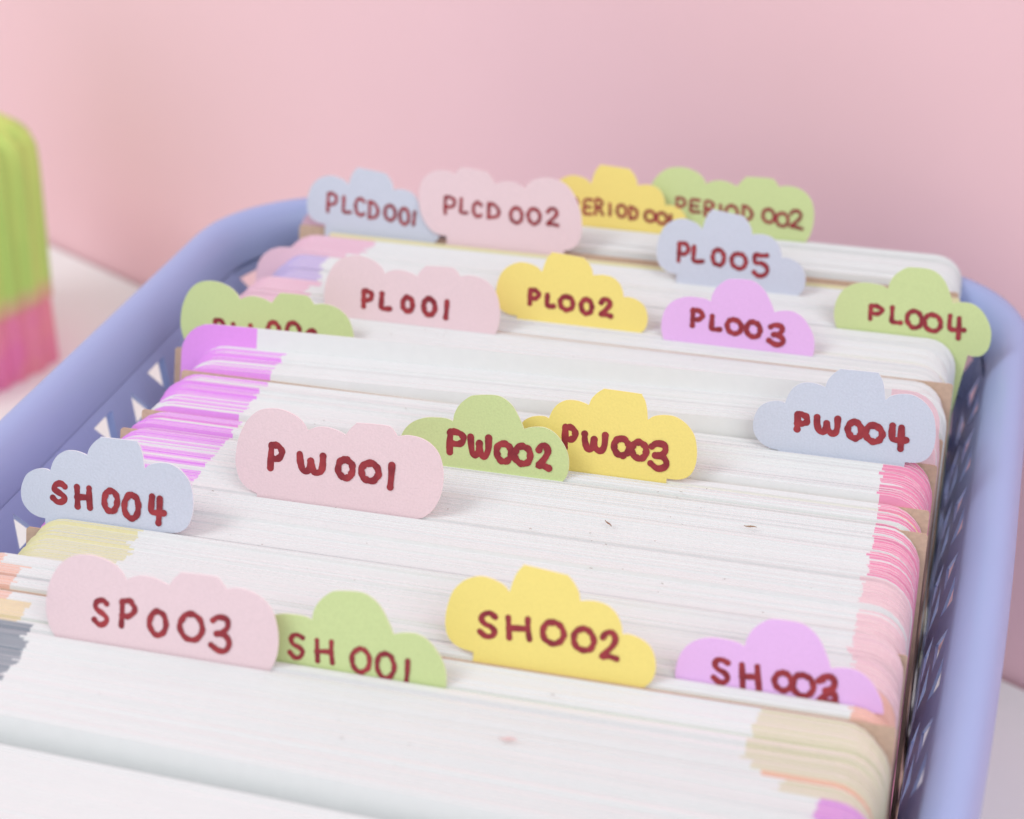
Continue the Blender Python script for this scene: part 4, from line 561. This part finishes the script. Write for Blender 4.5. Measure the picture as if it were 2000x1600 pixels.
# ---------------------------------------------------------------- ribbed holder at the left
def ribbed(name, zs, M, parent, wave_top=0, wave_bot=0, ribs=26, cap=False):
    """zs: list of (z, half width): fluted rounded square section; the joint line waves with the ribs"""
    n = ribs*6; V = []; F = []; m = len(zs)
    for j, (z, hw) in enumerate(zs):
        for i in range(n):
            a = math.tau*i/n
            c, s = math.cos(a), math.sin(a); k = 1/((abs(c)**5+abs(s)**5)**.2)
            fl = math.cos(ribs*a); f_ = min(1, hw/24)
            rr = hw*k*(1+.024*fl*f_)
            dz = (wave_bot if j == 0 else 0) + (wave_top if j == m-1 else 0)
            V.append(Vector((rr*c, rr*s, z-TZ+dz*(fl*.5+.5*math.sin(3*a+1))))*MM)
    for j in range(m-1):
        for i in range(n): F.append((j*n+i, j*n+(i+1) % n, (j+1)*n+(i+1) % n, (j+1)*n+i))
    if cap: F.append(tuple((m-1)*n+i for i in range(n)))
    return mesh_obj(name, V, F, [M], parent=parent, smooth=True)
HX, HY = -180.8, 262.0
holder = tag(empty("ribbed_container", (HX*MM, HY*MM, TZ*MM)), "blurred tapering ribbed container, lime green above and hot pink below, left behind the basket", "container")
holder.rotation_euler = (0, 0, R_(-20))
ribbed("pink_lower_body", [(TZ, 29.8), (-105, 29.8), (-87, 29.6)], HOTPINK, holder, wave_top=0)
ribbed("green_upper_body", [(-92, 30.2), (-80, 30.4), (-60, 30.8), (-45, 31.0), (-39, 30.8), (-36, 30.0), (-33, 27.6), (-28, 21), (-24, 14), (-22, 8), (-21.5, 2)], LIME, holder, wave_bot=1.6, cap=True)

# ---------------------------------------------------------------- specks and fibres on the card edges
def fibre(x, y, ln, ang, wd, rgb, label, z=1.0):
    V = []; F = []; n = 8
    for i in range(n+1):
        t = i/n-.5; px = ln*t; py = .12*ln*math.sin(t*4); w_ = wd*(1-abs(t)*1.6)*.5+.02
        for k in range(6):
            a = math.tau*k/6; V.append(Vector((px, py+w_*math.cos(a), w_*math.sin(a)))*MM)
    for i in range(n):
        for k in range(6): F.append((i*6+k, i*6+(k+1) % 6, (i+1)*6+(k+1) % 6, (i+1)*6+k))
    F += [tuple(range(5, -1, -1)), tuple(n*6+k for k in range(6))]
    o = mesh_obj("paper_fibre", V, F, [mat("fibre", rgb, .8)], smooth=True)
    o.location = Vector((x, y, z))*MM; o.rotation_euler = (0, 0, R_(ang))
    return tag(o, label, "fibre")
fibre(*FIB[0], 2.2, -62, .28, (150, 110, 90), "thin brown splinter lying on the white card edges below the PW003 tab")
fibre(*FIB[1], 2.2, -12, .30, (165, 135, 110), "thin brown fibre lying on the white card edges left of the pink card ends")
fibre(*FIB[2], 2.6, -6, .6, (226, 196, 196), "blurred pale pink scrap lying on the white cards below the SH002 tab", z=.9)
V = []; F = []
for k in range(120):
    x = random.uniform(22, 136); y = random.choice((random.uniform(13, 68), random.uniform(-10, 110), random.uniform(-45, 20)))
    r = random.uniform(.05, .16); b0 = len(V); a0 = random.uniform(0, 3); el = random.uniform(1, 3.5)
    zc = .75
    for i in range(5):
        a = math.tau*i/5; u, v_ = r*el*math.cos(a), r*math.sin(a)
        V.append(Vector((x+u*math.cos(a0)-v_*math.sin(a0), y+u*math.sin(a0)*.5+v_*math.cos(a0), zc))*MM)
    V.append(Vector((x, y, zc+r*.5))*MM)
    F += [(b0+i, b0+(i+1) % 5, b0+5) for i in range(5)] + [(b0+4, b0+3, b0+2, b0+1, b0)]
tag(mesh_obj("dust_specks", V, F, [mat("dust", (176, 168, 164), .9)]), "tiny grey dust specks on the white card edges", "dust", kind='stuff')
